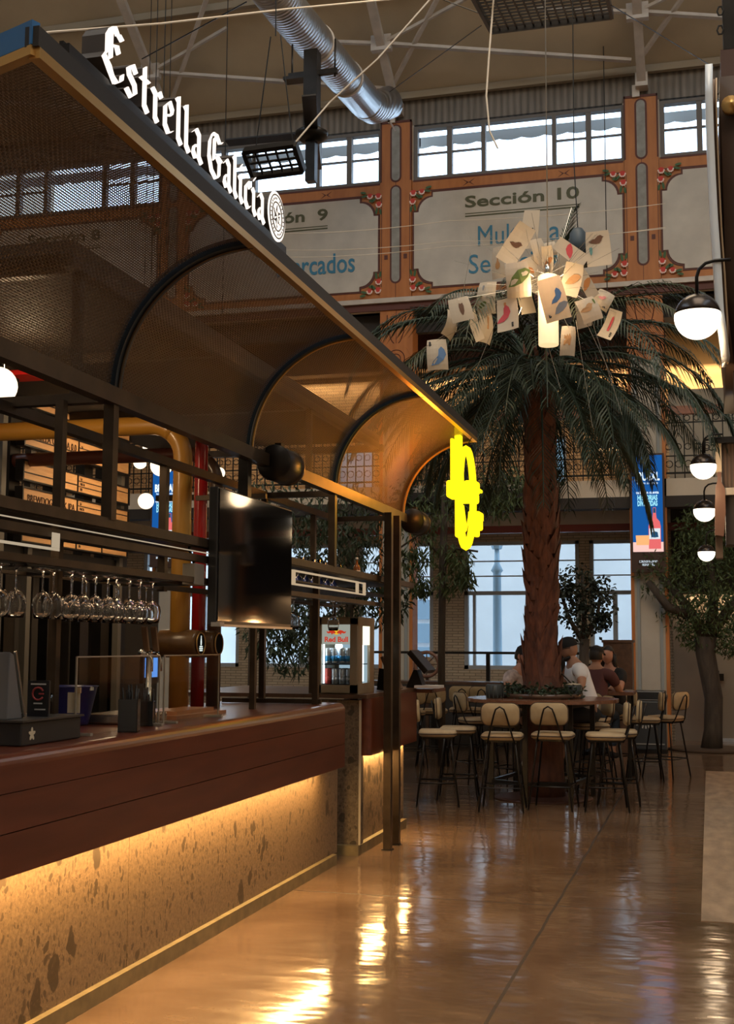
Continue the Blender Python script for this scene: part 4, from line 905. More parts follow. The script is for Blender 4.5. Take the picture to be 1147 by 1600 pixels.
for s in (-1, 1):
    m.prism([(xm + s * a, z1 - .125 + b) for a, b in ((.004, .0), (.012, .012), (.028, .022), (.050, .018), (.066, .008), (.080, .014), (.074, -.002), (.060, -.006), (.045, .0), (.036, -.016), (.028, -.006), (.014, -.006))], (0, ya + .017, 0), (1, 0, 0), (0, 0, 1), (0, -.002, 0))
m.build('bull_shapes', glow('bull_red', (.7, .05, .02), .8), pn, world=True)
MB().b2((x1 - .005, y0 + .15, z1 - .22), (x1 + .002, y1 - .15, z1 - .07)).build('side_light_panel', glow('side_panel_glow', (1, .95, .7), 1.4), t, world=True)
for z in (fz + .065, fz + .225): MB().b2((x0 + .03, y0 + .01, z), (x1 - .03, y1 - .04, z + .006)).build('wire_shelf', M['iron'], t, world=True)
point('fridge_lamp', (xm, y0 + .06, z1 - .23), 1.6, (.75, .9, 1), .03)
cb = mk('can_blue', (.04, .26, .50), .3, .3); cs = mk('can_silver', (.62, .66, .70), .25, .5); cr = mk('can_red', (.55, .08, .06), .3)
def can(lb, loc, body, band, grp):
    c = thing('drink_can', lb, 'can', loc, 0, grp); MB().lathe([(.020, 0), (.026, .006), (.026, .115), (.021, .125), (0, .125)], n=16).build('can_body', body, c); MB().lathe([(.0265, .02), (.0265, .062)], n=16).build('colour_band', band, c); return c
for sh, z in enumerate((fz + .233, fz + .073)):
    for j in range(4):
        for r in range(2):
            x = x0 + .085 + j * .058
            body, band = (cs, cb) if sh == 0 else ((cr, cr) if (j == 0) else (cs, cs))
            lb = 'blue and silver can on the upper fridge shelf' if sh == 0 else ('red can at the left of the lower fridge shelf' if j == 0 else 'silver can on the lower fridge shelf')
            can(lb, (x, y0 + .06 + r * .09, z), body, band, ['blue and silver cans in the fridge', 'silver cans in the fridge', 'red cans in the fridge'][0 if sh == 0 else (2 if j == 0 else 1)])
# till at the far end
t = thing('till_terminal', 'black tilted till screen at the far end of the bar, by the round wooden wheel', 'till', (-2.75, 11.0, 1.216))
p = at(665, 1010, Y=11.6); MB().bar(at(645, 1018, Y=11.2), at(672, 1050, Y=11.2), .05, .34, up=(0, 1, 0)).build('screen', M['blacksteel'], t, world=True, bevel=.006)
q = at(655, 1062, Y=11.2); MB().prism([(-.10, 0), (.06, 0), (.0, .16), (-.03, .16)], (q.x, 11.1, 1.216), (1, 0, 0), (0, 0, 1), (0, .16, 0)).build('stand', M['blacksteel'], t, world=True)
MB().b2((q.x, 11.0, 1.216), (q.x + .22, 11.25, 1.24)).build('white_base', mk('off_white_plastic', (.5, .52, .55), .4), t, world=True)
t = thing('side_shelf', 'projecting wooden shelf at the far end of the bar under the till', 'shelf', (-2.5, 11.4, 1.19))
MB().b2((-3.3, 11.14, 1.17), (-2.42, 11.75, 1.205)).build('shelf_top', M['tablewood'], t, world=True); MB().b2((-3.2, 11.2, 0), (-2.95, 11.7, 1.17)).build('support', M['darkwood'], t, world=True)
t = thing('menu_stand', 'dark leaning menu board beside the drinks fridge', 'menu board', (-2.60, 10.25, 1.216))
MB().bar((-2.64, 10.3, 1.50), (-2.52, 10.3, 1.23), .025, .24, up=(0, 1, 0)).build('board', M['darkwood'], t, world=True); MB().bar((-2.66, 10.3, 1.40), (-2.68, 10.3, 1.22), .06, .02, up=(0, 1, 0)).build('prop', M['blacksteel'], t, world=True)
# round wooden wheel on the low wall
p = at(667, 1038, Y=19.5)
t = thing('round_wooden_disc', 'round brown spoked wooden disc with a pale centre behind the far till', 'wheel', p)
m = MB(); m.tube([(.19 * cos(2*pi*k/28), 0, .19 * sin(2*pi*k/28)) for k in range(28)], .028, 8, closed=True); m.build('rim', wood_mat('wheel_wood', (.12, .05, .03), (.2, .09, .05), .5), t)
m = MB(); m.prism(ell(.12, .12, 24), (0, -.01, 0), (1, 0, 0), (0, 0, 1), (0, .03, 0)); m.build('centre_disc', mk('wheel_centre', (.30, .22, .15), .6), t)
m = MB()
for k in range(8): a = k * pi / 4; m.bar((0, -.012, 0), (.18 * cos(a), -.012, .18 * sin(a)), .014)
m.build('spokes', M['darkwood'], t); MB().bar((0, .04, -.2), (0, .04, -p.z), .05).build('stand', M['darkwood'], t)
# ------------------------------------------------------------------ back bar island
struct('wall_backbar', MB().b2((-5.1, 2.0, 0), (-4.95, 10.8, 2.25)), M['darkwall'])
t = thing('slat_grille', 'dark upright slat grille with pale posts behind the menu boards', 'grille', (-4.75, 7.5, 0))
MB().b2((-4.80, 6.9, 3.46), (-4.72, 9.6, 3.54)).build('cross_rail', M['blacksteel'], t, world=True); MB().b2((-4.80, 6.9, 2.2), (-4.72, 9.6, 2.28)).build('cross_rail', M['blacksteel'], t, world=True)
for y in (7.45, 7.62, 8.0, 9.45): MB().b2((-4.74, y, 0), (-4.69, y + .06, 3.5)).build('pale_post', mk('pale_grey_post', (.13, .12, .105), .6), t, world=True)
for y in (7.0, 7.2, 7.8, 8.4, 8.9, 9.25, 9.55): MB().b2((-4.82, y, 0), (-4.74, y + .14, 3.5)).build('dark_slat', M['blacksteel'], t, world=True)
area('board_fill', (-3.75, 8.6, 3.22), 1.6, 34, WARM2, (0, radians(62), 0), .1)  # added wash without a fixture, brightens the beer boards
t = thing('red_sign_box', 'plain red sign box at the left picture edge under the canopy', 'sign box', (-4.1, 6.9, 3.2)); a_ = at(50, 587, Y=6.9); MB().b2((-5.2, 6.85, a_.z), (a_.x, 7.05, a_.z + .20)).build('box_face', mk('red_box', (.6, .012, .01), .5), t, world=True); MB().bar((-4.2, 6.95, 3.2), (-4.2, 6.95, 3.34), .03).build('hanger', M['iron'], t, world=True)
point('bar_fill', (-3.7, 6.2, 3.15), 12, WARM2, .08)  # added warm fill inside the bar, no lamp body belongs to it
BT = [(3.27, 3.40, 'AGE', 'topmost pale wooden beer board, half hidden under the canopy beam'), (2.99, 3.13, 'ESTRELLA GALICIA 0,0', 'pale wooden beer board lettered ending in 0,0, second from the top'), (2.745, 2.87, '', 'pale wooden beer board with bare name field, third from the top'), (2.555, 2.68, 'BREWDOG PUNK IPA', 'pale wooden beer board lettered with an IPA, second from the bottom'), (2.31, 2.43, 'STRAFFE HENDRIK QUADRUPEL', 'pale wooden beer board lettered with a quadrupel, lowest of the stack')]
ink = mk('board_ink', (.05, .025, .012), .7)
for z0, z1, tx, lb in BT:
    t = thing('beer_board', lb, 'menu board', (-4.62, 8.6, z0))
    MB().b2((-4.66, 7.78, z0), (-4.615, 9.42, z1)).build('plank', M['board'], t, world=True)
    m = MB()
    m.b2((-4.67, 7.76, z0 - .012), (-4.605, 9.44, z0)); m.b2((-4.67, 7.76, z1), (-4.605, 9.44, z1 + .012)); m.b2((-4.67, 7.76, z0), (-4.605, 7.775, z1)); m.b2((-4.67, 9.425, z0), (-4.605, 9.44, z1))
    for y in (8.56, 8.98): m.b2((-4.615, y - .006, z0), (-4.608, y + .006, z1))
    for f in (.34, .67): m.b2((-4.615, 8.56, z0 + (z1 - z0) * f - .003), (-4.610, 8.98, z0 + (z1 - z0) * f + .003))
    if not tx or tx == 'AGE' or '0,0' in tx: m.b2((-4.615, 7.78, z0 + .045), (-4.609, 8.56, z0 + .053))
    m.b2((-4.615, 8.98, z1 - .04), (-4.610, 9.42, z1 - .034))
    m.build('dark_dividers', M['blacksteel'], t, world=True)
    if tx: text_mb(tx, .055, (-4.611, 7.84, z0 + .055 if '0,0' in tx or tx == 'AGE' else z0 + .035), (0, 1, 0), (0, 0, 1), .003, w=.68 if tx != 'AGE' else .3, bold=-.01).build('lettering', ink, t, world=True)
    for j, s in enumerate(('5,6', 'MALTA', 'IBU')): text_mb(s, .022, (-4.611, 8.60, z0 + .012 + .04 * (2 - j)), (0, 1, 0), (0, 0, 1), .002).build('lettering', ink, t, world=True)
# glass door fridges with bottles
for k, (ya, lb) in enumerate(((5.55, 'black back bar fridge with dim bottles behind glass, left one'), (6.4, 'black back bar fridge with red labelled bottles, right one'))):
    t = thing('bottle_fridge', lb, 'fridge', (-4.6, ya + .35, 0)); x0, x1 = -4.94, -4.50; y0, y1 = ya, ya + .75; z1 = 1.98
    m = MB(); m.b2((x0, y0, 0), (x0 + .03, y1, z1)); m.b2((x0, y0, 0), (x1, y0 + .05, z1)); m.b2((x0, y1 - .05, 0), (x1, y1, z1)); m.b2((x0, y0, z1 - .08), (x1, y1, z1)); m.b2((x0, y0, 0), (x1, y1, .2)); m.build('cabinet', M['blacksteel'], t, world=True)
    MB().b2((x1 - .01, y0 + .05, .2), (x1 - .004, y1 - .05, z1 - .08)).build('door_glass', M['glass'], t, world=True)
    MB().b2((x1, y1 - .09, .8), (x1 + .03, y1 - .07, 1.5)).build('door_handle', CH, t, world=True)
    for z in (1.0, 1.33, 1.66):
        MB().b2((x0 + .03, y0 + .05, z), (x1 - .03, y1 - .05, z + .01)).build('shelf', M['iron'], t, world=True)
        for j in range(5):
            bottle('beer bottle with ' + ('red' if k else 'pale') + ' label inside the back bar fridge', (x1 - .10, y0 + .13 + j * .12, z + .012), .22, .028, am if k else gr, capw, labr if (k and z > 1.3) else labw, ('red' if k else 'pale') + ' labelled bottles in the back bar fridge')
    MB().b2((x0 + .04, y0 + .06, z1 - .10), (x1 - .05, y1 - .06, z1 - .085)).build('light_tube', glow('dim_fridge_light', (1, .8, .55), .5), t, world=True)
t = thing('back_counter', 'dark work counter along the back bar under the fridges', 'counter', (-4.2, 6, 0))
MB().b2((-4.45, 2.5, .86), (-3.95, 7.2, .9)).build('worktop', M['darkwood'], t, world=True); MB().b2((-4.42, 2.5, .0), (-4.0, 7.2, .86)).build('cabinets', M['blacksteel'], t, world=True)
t = thing('ordering_screen', 'small glowing blue till screen behind the acrylic panes', 'screen', (-4.1, 9.3, 1.2)); p = at(233, 1045, X=-4.2)
MB().box((p.x, p.y, p.z), (.03, .28, .22)).build('casing', M['blacksteel'], t, world=True); MB().box((p.x + .017, p.y, p.z + .01), (.004, .22, .15)).build('lit_display', glow('blue_display', (.10, .28, .75), 1.1), t, world=True); MB().bar((p.x, p.y, p.z - .1), (p.x, p.y, 0), .05).build('stand', M['blacksteel'], t, world=True)
# red sign box and globe lamps
GLB = glow('opal_globe', (1.0, .80, .55), 2.2)
def globe(lb, x, y, z, r, top=3.95, E_=8):
    g = thing('globe_pendant', lb, 'lamp', (x, y, z)); MB().lathe([(r * sin(pi * i / 12), -r * cos(pi * i / 12)) for i in range(13)], n=22).build('opal_globe', GLB, g)
    MB().lathe([(r * .3, r * .93), (r * .3, r * 1.15), (0, r * 1.2)], n=12).build('cap', M['blacksteel'], g); MB().tube([(0, 0, r * 1.15), (0, 0, top - z)], .006, 5).build('cable', M['iron'], g)
    if E_: point('globe_light', (x, y, z - r - .06), E_, WARM2, r)
for (px_, py_, Y, r, lb) in ((-3, 603, 6.0, .105, 'opal globe pendant at the left picture edge by the red box'), (228, 783, 14.2, .10, 'opal globe pendant before the far advert screen'), (243, 695, 13.0, .15, 'opal globe pendant high left of the yellow pipe'), (252, 727, 15.5, .15, 'largest low opal globe above the far advert screen'), (219, 722, 16.5, .10, 'small opal globe left of the far advert screen top'), (343, 739, 14.5, .07, 'opal globe pendant just left of the television')):
    p = at(px_, py_, Y=Y); globe(lb, p.x, p.y, p.z, r, 3.27 if Y < 7 else roofz(Y) - .02, 10)
# ------------------------------------------------------------------ tall advert screens on the columns
def advert(s, z0, z1, lb, Y):
    t = thing('advert_screen', lb, 'advert screen', (s, Y, z0)); w = .47; x0, x1 = s - w / 2, s + w / 2; H_ = z1 - z0
    MB().b2((x0 - .03, Y, z0 - .32), (x1 + .03, Y + .10, z1 + .03)).build('casing', mk('advert_case', (.06, .035, .03), .3), t, world=True)
    sc_ = glow('advert_blue', (.01, .10, .36), 1.0); pic = MB().b2((x0, Y - .004, z0), (x1, Y - .001, z1)).build('blue_display', sc_, t, world=True)
    u = lambda f: x0 + w * f; v = lambda f: z0 + H_ * f; F = (0, Y - .006, 0); X3, Z3, D = (1, 0, 0), (0, 0, 1), (0, -.002, 0)
    wh = glow('advert_white', (.75, .90, 1.0), 1.3)
    text_mb('BRUGAL', .13, (s, Y - .006, v(.74)), X3, Z3, .003, 'CENTER', w=w * .82, bold=.04).build('lettering', wh, pic, world=True)
    text_mb('hecho en las entrañas', .04, (s, Y - .006, v(.70)), X3, Z3, .003, 'CENTER', w=w * .7).build('lettering', wh, pic, world=True)
    text_mb('cada ron cuenta', .045, (s, Y - .006, v(.60)), X3, Z3, .003, 'CENTER', w=w * .75, bold=.02).build('lettering', wh, pic, world=True)
    for f, tt in ((.535, 'HISTORIAS'), (.475, 'DIVERTIDAS')): text_mb(tt, .08, (s, Y - .006, v(f)), X3, Z3, .003, 'CENTER', w=w * .66, bold=.04).build('lettering', glow('advert_cyan', (.35, .80, .95), 1.1), pic, world=True)
    MB().prism([(x0, v(0)), (x1, v(0)), (x1, v(.10)), (x0, v(.10))], F, X3, Z3, D).build('pink_table', glow('advert_pink', (1.0, .62, .55), 1.0), pic, world=True)
    bx, bw = u(.72), w * .20; bot = [(-1, .03), (1, .03), (1, .26), (.85, .31), (.35, .345), (.25, .40), (.25, .455), (-.25, .455), (-.25, .40), (-.35, .345), (-.85, .31), (-1, .26)]
    MB().prism([(bx + a * bw, v(b)) for a, b in bot], (0, Y - .008, 0), X3, Z3, D).build('bottle_picture', glow('advert_red', (.85, .16, .16), 1.0), pic, world=True)
    MB().prism([(bx + a * bw * .9, v(b)) for a, b in ((-1, .13), (1, .13), (1, .24), (-1, .24))], (0, Y - .010, 0), X3, Z3, D).build('label_picture', glow('advert_pale', (.75, .85, .9), 1.0), pic, world=True)
    MB().prism([(bx + a * bw * .6, v(b)) for a, b in ((-1, .15), (0, .145), (1, .15), (.8, .20), (0, .21), (-.8, .20))], (0, Y - .012, 0), X3, Z3, D).prism([(bx + a * bw * .2, v(b)) for a, b in ((-1, .40), (1, .40), (1, .45), (-1, .45))], (0, Y - .012, 0), X3, Z3, D).build('label_mark', glow('advert_navy', (.02, .08, .16), 1.0), pic, world=True)
    for q in (.22, .42): MB().prism([(u(q) - .05, v(.07)), (u(q) + .05, v(.07)), (u(q) + .06, v(.17)), (u(q) - .06, v(.17))], (0, Y - .009, 0), X3, Z3, D).build('glass_picture', glow('advert_orange', (1.0, .50, .20), 1.0), pic, world=True)
    text_mb('DISFRUTA DE UN CONSUMO', .035, (s, Y - .004, z0 - .17), X3, Z3, .003, 'CENTER', w=w * .6).build('lettering', wh, t, world=True)
    text_mb('RESPONSABLE', .035, (s, Y - .004, z0 - .22), X3, Z3, .003, 'CENTER', w=w * .4).build('lettering', wh, t, world=True)
advert(-.9, 3.08, 4.62, 'tall blue rum advert screen on the column right of the palm', FY - .16)
advert(-9.2, 3.25, 4.62, 'tall blue advert screen glimpsed left of the yellow pipe', FY - .16)
# ------------------------------------------------------------------ palm tree
PX, PY = -1.73, 13.5
FR = mk('palm_frond_green', (.016, .030, .017), .55, noise_=.35, nscale=5); FR2 = mk('palm_frond_olive', (.032, .040, .018), .55)
BARK = wood_mat('palm_bark', (.05, .016, .010), (.115, .042, .022), .8, (1, 1, .3), 0, 16)
palm = thing('palm_tree', 'tall palm growing through the round table with drooping dark fronds', 'palm tree', (PX, PY, 0))
MB().lathe([(.235, 0), (.22, .3), (.215, .9), (.21, 1.1), (.165, 1.5), (.15, 2.2), (.145, 3.2), (.16, 4.2), (.13, 4.75), (0, 4.9)], n=22).build('trunk', BARK, palm)
m = MB()
for i in range(230):           # overlapping cut leaf bases up the trunk
    z = 1.12 + i * .0155; a = i * 2.39996; r = (.175 if z < 1.5 else .145) + .01 * sin(z * 3)
    h = random.uniform(.20, .32) * (1.25 if z < 1.7 else 1); w = random.uniform(.08, .12)
    c, s = cos(a), sin(a); out = random.uniform(.02, .06); tx = random.uniform(-.03, .03)
    P = lambda u, ra, zz: (c * ra - s * u, s * ra + c * u, zz)
    v = [P(-w, r - .01, z), P(0, r + .03, z), P(w, r - .01, z), P(-w * .5 + tx, r + out * .7, z + h * .6), P(tx, r + out, z + h * .6), P(w * .5 + tx, r + out * .7, z + h * .6), P(tx * 1.4, r + out * 1.25, z + h), P(tx, r, z + h * .5)]
    m.add(v, [(0, 1, 4, 3), (1, 2, 5, 4), (3, 4, 6), (4, 5, 6), (0, 3, 7), (3, 6, 7), (6, 5, 7), (5, 2, 7)])
m.build('leaf_bases', wood_mat('palm_leaf_base', (.055, .018, .012), (.16, .055, .028), .75, (1, 1, .3), 0, 22), palm)
def frond(az, e0, droop, L, par, mt, base=(0, 0, 4.65), leaf=.36, up=False):
    m = MB(); p = Vector(base) + Vector((cos(az) * .1, sin(az) * .1, 0)); pts = []; n = 22; e = radians(e0); tw = random.uniform(-.25, .25)
    for i in range(n + 1):
        s = i / n; el = e - radians(droop) * s ** 1.15; az2 = az + tw * s
        d = Vector((cos(az2) * cos(el), sin(az2) * cos(el), sin(el))); pts.append((p.copy(), d)); p = p + d * L / n
    m.tube([q for q, _ in pts], [.016 * (1 - .8 * i / n) + .002 for i in range(n + 1)], 5)
    N = 46
    for j in range(5, N):
        s = j / N; k = min(n - 1, int(s * n)); q, d = pts[k]; q = q.lerp(pts[k + 1][0], s * n - k)
        side = d.cross(Vector((0, 0, 1)))
        side = side.normalized() if side.length > .05 else Vector((-sin(az), cos(az), 0))
        ln = leaf * (.45 + .75 * sin(pi * min(1, s * .95 + .08))) * random.uniform(.85, 1.1)
        for sg in (-1, 1):
            dirv = (side * sg * .62 + d * .75 + Vector((0, 0, -.10))).normalized(); tip = q + dirv * ln * .55; d2 = (dirv + Vector((0, 0, -.95 if not up else -.15))).normalized(); end = tip + d2 * ln * .5
            w = dirv.cross(Vector((random.uniform(-.4, .4), random.uniform(-.4, .4), 1))).normalized() * .0085
            m.add([q - w * .6, q + w * .6, tip + w, tip - w, end], [(0, 1, 2, 3), (3, 2, 4)])
    return m.build('frond', mt, par)
random.seed(21)
for i in range(58):
    az = i * 2.39996 + random.uniform(-.1, .1); u = i / 58
    e0 = 62 - 105 * u + random.uniform(-6, 6); droop = random.uniform(105, 132) if u < .5 else random.uniform(60, 85)
    frond(az, e0, max(10, min(droop, e0 + 84)), random.uniform(2.1, 2.75) if u < .6 else random.uniform(1.6, 2.2), palm, FR if i % 5 else FR2)
for i in range(26):
    frond(i * 2.39996 + .5, random.uniform(-22, 12), random.uniform(45, 72), random.uniform(1.7, 2.35), palm, FR, leaf=.34, base=(0, 0, 4.5))
frond(radians(40), 88, 22, 1.9, palm, FR, up=True, leaf=.30); frond(radians(150), 62, 80, 2.1, palm, FR); frond(radians(15), 60, 85, 2.1, palm, FR); frond(radians(200), 45, 90, 2.1, palm, FR)
frond(radians(-20), 38, 100, 2.15, palm, FR); frond(radians(182), 20, 90, 2.0, palm, FR)
MB().lathe([(0, .0), (.52, .0), (.52, .012), (.44, .02), (.24, .03), (0, .03)], n=32).build('base_plate', mk('rust_base', (.05, .018, .012), .6), palm)
# ------------------------------------------------------------------ round table round the trunk
tb = thing('round_table', 'large round high table built round the palm trunk', 'table', (PX, PY, 0)); TZT = 1.045
m = MB(); n = 40
vs = [(r * cos(2*pi*k/n), r * sin(2*pi*k/n), z) for (r, z) in ((.27, TZT - .035), (.80, TZT - .035), (.80, TZT), (.27, TZT)) for k in range(n)]
m.add(vs, [(a*n+k, a*n+(k+1)%n, ((a+1)%4)*n+(k+1)%n, ((a+1)%4)*n+k) for a in range(4) for k in range(n)]); m.build('tabletop', M['tablewood'], tb)
for a in (35, 125, 215, 305, 260, 80):
    x, y = .60 * cos(radians(a)), .60 * sin(radians(a)); MB().b2((x - .025, y - .025, 0), (x + .025, y + .025, TZT - .035)).build('leg', M['blacksteel'], tb)
m = MB()
for a, b in ((215, 260), (260, 305), (305, 35), (35, 80), (80, 125), (125, 215)):
    for z in (.20, .98): m.bar((.60 * cos(radians(a)), .60 * sin(radians(a)), z), (.60 * cos(radians(b)), .60 * sin(radians(b)), z), .035, .035)
m.build('cross_rail', M['blacksteel'], tb)
def leafcloud(mb, centers, n, rr, L, w, droop=.4, seed=1, flat=1.0):
    rnd = random.Random(seed)
    for _ in range(n):
        c = rnd.choice(centers); cx, cy, cz, r = c
        while True:
            d = Vector((rnd.uniform(-1, 1), rnd.uniform(-1, 1), rnd.uniform(-1, 1)))
            if .3 < d.length < 1: break
        p = Vector((cx, cy, cz)) + Vector((d.x * r, d.y * r, d.z * r * flat)); dr = (Vector((rnd.uniform(-1, 1), rnd.uniform(-1, 1), rnd.uniform(-1, .6) - droop))).normalized()
        s = dr.cross(Vector((rnd.uniform(-1, 1), rnd.uniform(-1, 1), rnd.uniform(-1, 1)))).normalized(); l = L * rnd.uniform(.7, 1.2); ww = w * rnd.uniform(.7, 1.2); nn = dr.cross(s) * ww * .3
        mb.add([p, p + dr * l * .45 + s * ww, p + dr * l, p + dr * l * .45 - s * ww, p + dr * l * .5 + nn], [(0, 1, 4), (1, 2, 4), (2, 3, 4), (3, 0, 4)])
    return mb
GRN = mk('dark_leaf', (.016, .032, .014), .5, noise_=.4, nscale=9); GRO = mk('olive_leaf', (.05, .075, .025), .55, noise_=.4, nscale=6); GRD = mk('deep_leaf', (.010, .018, .010), .5)
pl = thing('table_planting', 'ring of low dark green plants around the trunk on the round table', 'plant', (PX, PY, TZT))
lc = [(.34 * cos(a / 18 * 2 * pi), .34 * sin(a / 18 * 2 * pi), .06, .10) for a in range(18)]
tag(leafcloud(MB(), lc, 1500, 1, .055, .014, .0, 3).build('foliage', GRN, pl), kind='stuff'); MB().lathe([(.26, .0), (.42, .0), (.43, .05), (.26, .05)], n=30).build('planter_ring', M['darkwood'], pl)
for k, (px_, lb) in enumerate(((773, 'dark ribbed bucket at the left on the round table'), (896, 'dark ribbed bucket with a cream lid at the right on the round table'))):
    p = at(px_, 1087, Y=13.25 if k == 0 else 13.45); b = thing('table_bucket', lb, 'bucket', (p.x, p.y, TZT))
    m = MB(); n = 24; prof = [(.085, 0), (.095, .06), (.088, .14), (.08, .145), (.0, .14)]
    m.lathe(prof, n=n); m.build('bucket_body', mk('bucket_slate', (.03, .038, .04), .5), b)
    m = MB()
    for q in range(12): a = q * pi / 6; m.bar((.088 * cos(a), .088 * sin(a), .005), (.092 * cos(a), .092 * sin(a), .135), .01)
    m.build('rib', mk('bucket_rib', (.045, .055, .055), .5), b)
    if k: MB().lathe([(.0, .165), (.075, .155), (.085, .145), (0, .145)], n=20).build('lid', mk('cream_lid', (.4, .34, .25), .6), b); MB().bar((-.02, 0, .16), (-.12, .02, .26), .022, .01).build('dark_utensil', M['blacksteel'], b)
# ------------------------------------------------------------------ bar stools
CUSH = mk('beige_cushion', (.40, .30, .18), .7, noise_=.08, nscale=20); CUSHB = mk('beige_back_cushion', (.37, .28, .16), .7, noise_=.08, nscale=20); PIPE = mk('dark_piping', (.05, .03, .02), .6)
def cushion_mb(w, d, h, r, cz, curve=0):
    m = MB(); P2 = rrect(w, d, r, 4); n = len(P2); ly = [(.90, -h/2), (1, -h/4), (1, h/4), (.90, h/2)]; vs = []
    for s, z in ly: vs += [(x * s, y * s, cz + z) for x, y in P2]
    vs += [(0, 0, cz + h/2 * 1.15), (0, 0, cz - h/2)]
    fs = [(a*n+k, a*n+(k+1)%n, (a+1)*n+(k+1)%n, (a+1)*n+k) for a in range(3) for k in range(n)] + [(3*n+k, 3*n+(k+1)%n, 4*n) for k in range(n)] + [((k+1)%n, k, 4*n+1) for k in range(n)]
    return m.add(vs, fs, True)
def make_stool():
    t = thing('bar_stool', 'x', 'stool', (0, 0, 0))
    cushion_mb(.40, .38, .065, .09, .715).build('seat', CUSH, t)
    sp = MB(); sp.tube([(x, y, .715) for x, y in rrect(.405, .385, .09, 4)], .006, 5, closed=True); sp.build('piping', PIPE, t.children[0])
    # back cushion, upright on the -Y side, slightly curved
    P2 = rrect(.37, .215, .07, 5); n = len(P2); vs = []
    def bp(x, z, o): return (x, -.205 - o - .06 * (z + .1) + .22 * x * x, .935 + z)
    for s, o in ((.92, .030), (1, .015), (1, -.008), (.92, -.022)): vs += [bp(x * s, z * s, o) for x, z in P2]
    vs += [bp(0, 0, .032), bp(0, 0, -.026)]
    m = MB(); m.add(vs, [(a*n+k, a*n+(k+1)%n, (a+1)*n+(k+1)%n, (a+1)*n+k) for a in range(3) for k in range(n)] + [((k+1)%n, k, 4*n) for k in range(n)] + [(3*n+k, 3*n+(k+1)%n, 4*n+1) for k in range(n)], True)
    bk = m.build('backrest', CUSHB, t); MB().tube([bp(x * 1.01, z * 1.01, .012) for x, z in P2], .006, 5, closed=True).build('piping', PIPE, bk)
    bow = [(-.13, -.16, .66), (-.115, -.20, .72), (-.06, -.262, .93), (-.04, -.275, .985), (0, -.28, 1.01), (.04, -.275, .985), (.06, -.262, .93), (.115, -.20, .72), (.13, -.16, .66)]
    MB().tube(bow, .0085, 8).build('back_bow', M['blacksteel'], t)
    MB().bar((-.14, -.16, .672), (-.14, .15, .672), .018).bar((.14, -.16, .672), (.14, .15, .672), .018).bar((-.14, .13, .672), (.14, .13, .672), .018).bar((-.14, -.13, .672), (.14, -.13, .672), .018).build('seat_frame', M['blacksteel'], t)
    for sx in (-1, 1):
        for sy in (-1, 1): MB().tube([(sx * .10, sy * .10, .675), (sx * .135, sy * .13, .66), (sx * .215, sy * .21, 0)], .010, 8).build('leg', M['blacksteel'], t)
    f = .23; k = .135 + .08 * (1 - f / .66); MB().tube([(-k, -k, f), (k, -k, f), (k, k, f), (-k, k, f)], .008, 6, closed=True).build('footrest', M['blacksteel'], t)
    return t
st0 = make_stool()
STOOLS = [(-1.985, 12.40, 4, 'beige stool with its back to the camera, left of the two before the palm table'), (-1.52, 12.66, -3, 'beige stool with its back to the camera, brighter right one before the palm table'),
 (at(946, 1146, Z=.74), 97, 'nearest beige stool right of the palm table, seen side on'), (at(966, 1141, Z=.74), 93, 'second beige stool right of the palm table, close behind the side-on one'),
 (at(1006, 1121, Z=.74), 96, 'beige stool facing left before the grey bin, nearer of the pair'), (at(1040, 1119, Z=.74), 62, 'rightmost beige stool, standing alone by the column with its back turned'),
 (at(684, 1141, Z=.74), -78, 'wide seated stool just past the bar end, nearest on the left'), (at(716, 1136, Z=.74), -82, 'stool facing the palm table, second past the bar end'),
 (at(745, 1122, Z=.74), -55, 'stool half hidden behind the left front stool at the palm table'), (at(676, 1108, Z=.74), 10, 'dim stool by the low dark wall, left of the far row'), (at(726, 1106, Z=.74), 3, 'dim stool by the low dark wall, middle of the far row'), (at(762, 1107, Z=.74), -8, 'dim stool by the low dark wall, behind the hidden left diner'),
 (at(640, 1110, Z=.74), 20, 'dim stool far behind the slim steel posts')]
for i, e in enumerate(STOOLS):
    if len(e) == 4: x, y, rz, lb = e
    else: p, rz, lb = e; x, y = p.x, p.y
    o = st0 if i == 0 else dup(st0); o.location = (x, y, 0); o.rotation_euler = (0, 0, radians(rz)); o['label'] = lb
# second high table behind, right of the palm
p = at(985, 1080, Z=1.05)
t = thing('high_table', 'long dark high table behind the palm where the couple sits', 'table', (p.x, p.y, 0))
MB().b2((p.x - .9, p.y - .35, 1.01), (p.x + .05, p.y + .35, 1.05)).build('tabletop', M['tablewood'], t, world=True)
for dx in (-.85, .0):
    for dy in (-.3, .3): MB().b2((p.x + dx - .02, p.y + dy - .02, 0), (p.x + dx + .02, p.y + dy + .02, 1.01)).build('leg', M['blacksteel'], t, world=True)
t = thing('far_table', 'long dark table against the low dark wall, left of the palm', 'table', (-4.0, 18.6, 0))
MB().b2((-5.4, 18.35, 1.02), (-2.5, 18.95, 1.06)).build('tabletop', M['darkwood'], t, world=True)
for x in (-5.3, -4, -2.6): MB().b2((x - .03, 18.5, 0), (x + .03, 18.8, 1.02)).build('leg', M['blacksteel'], t, world=True)
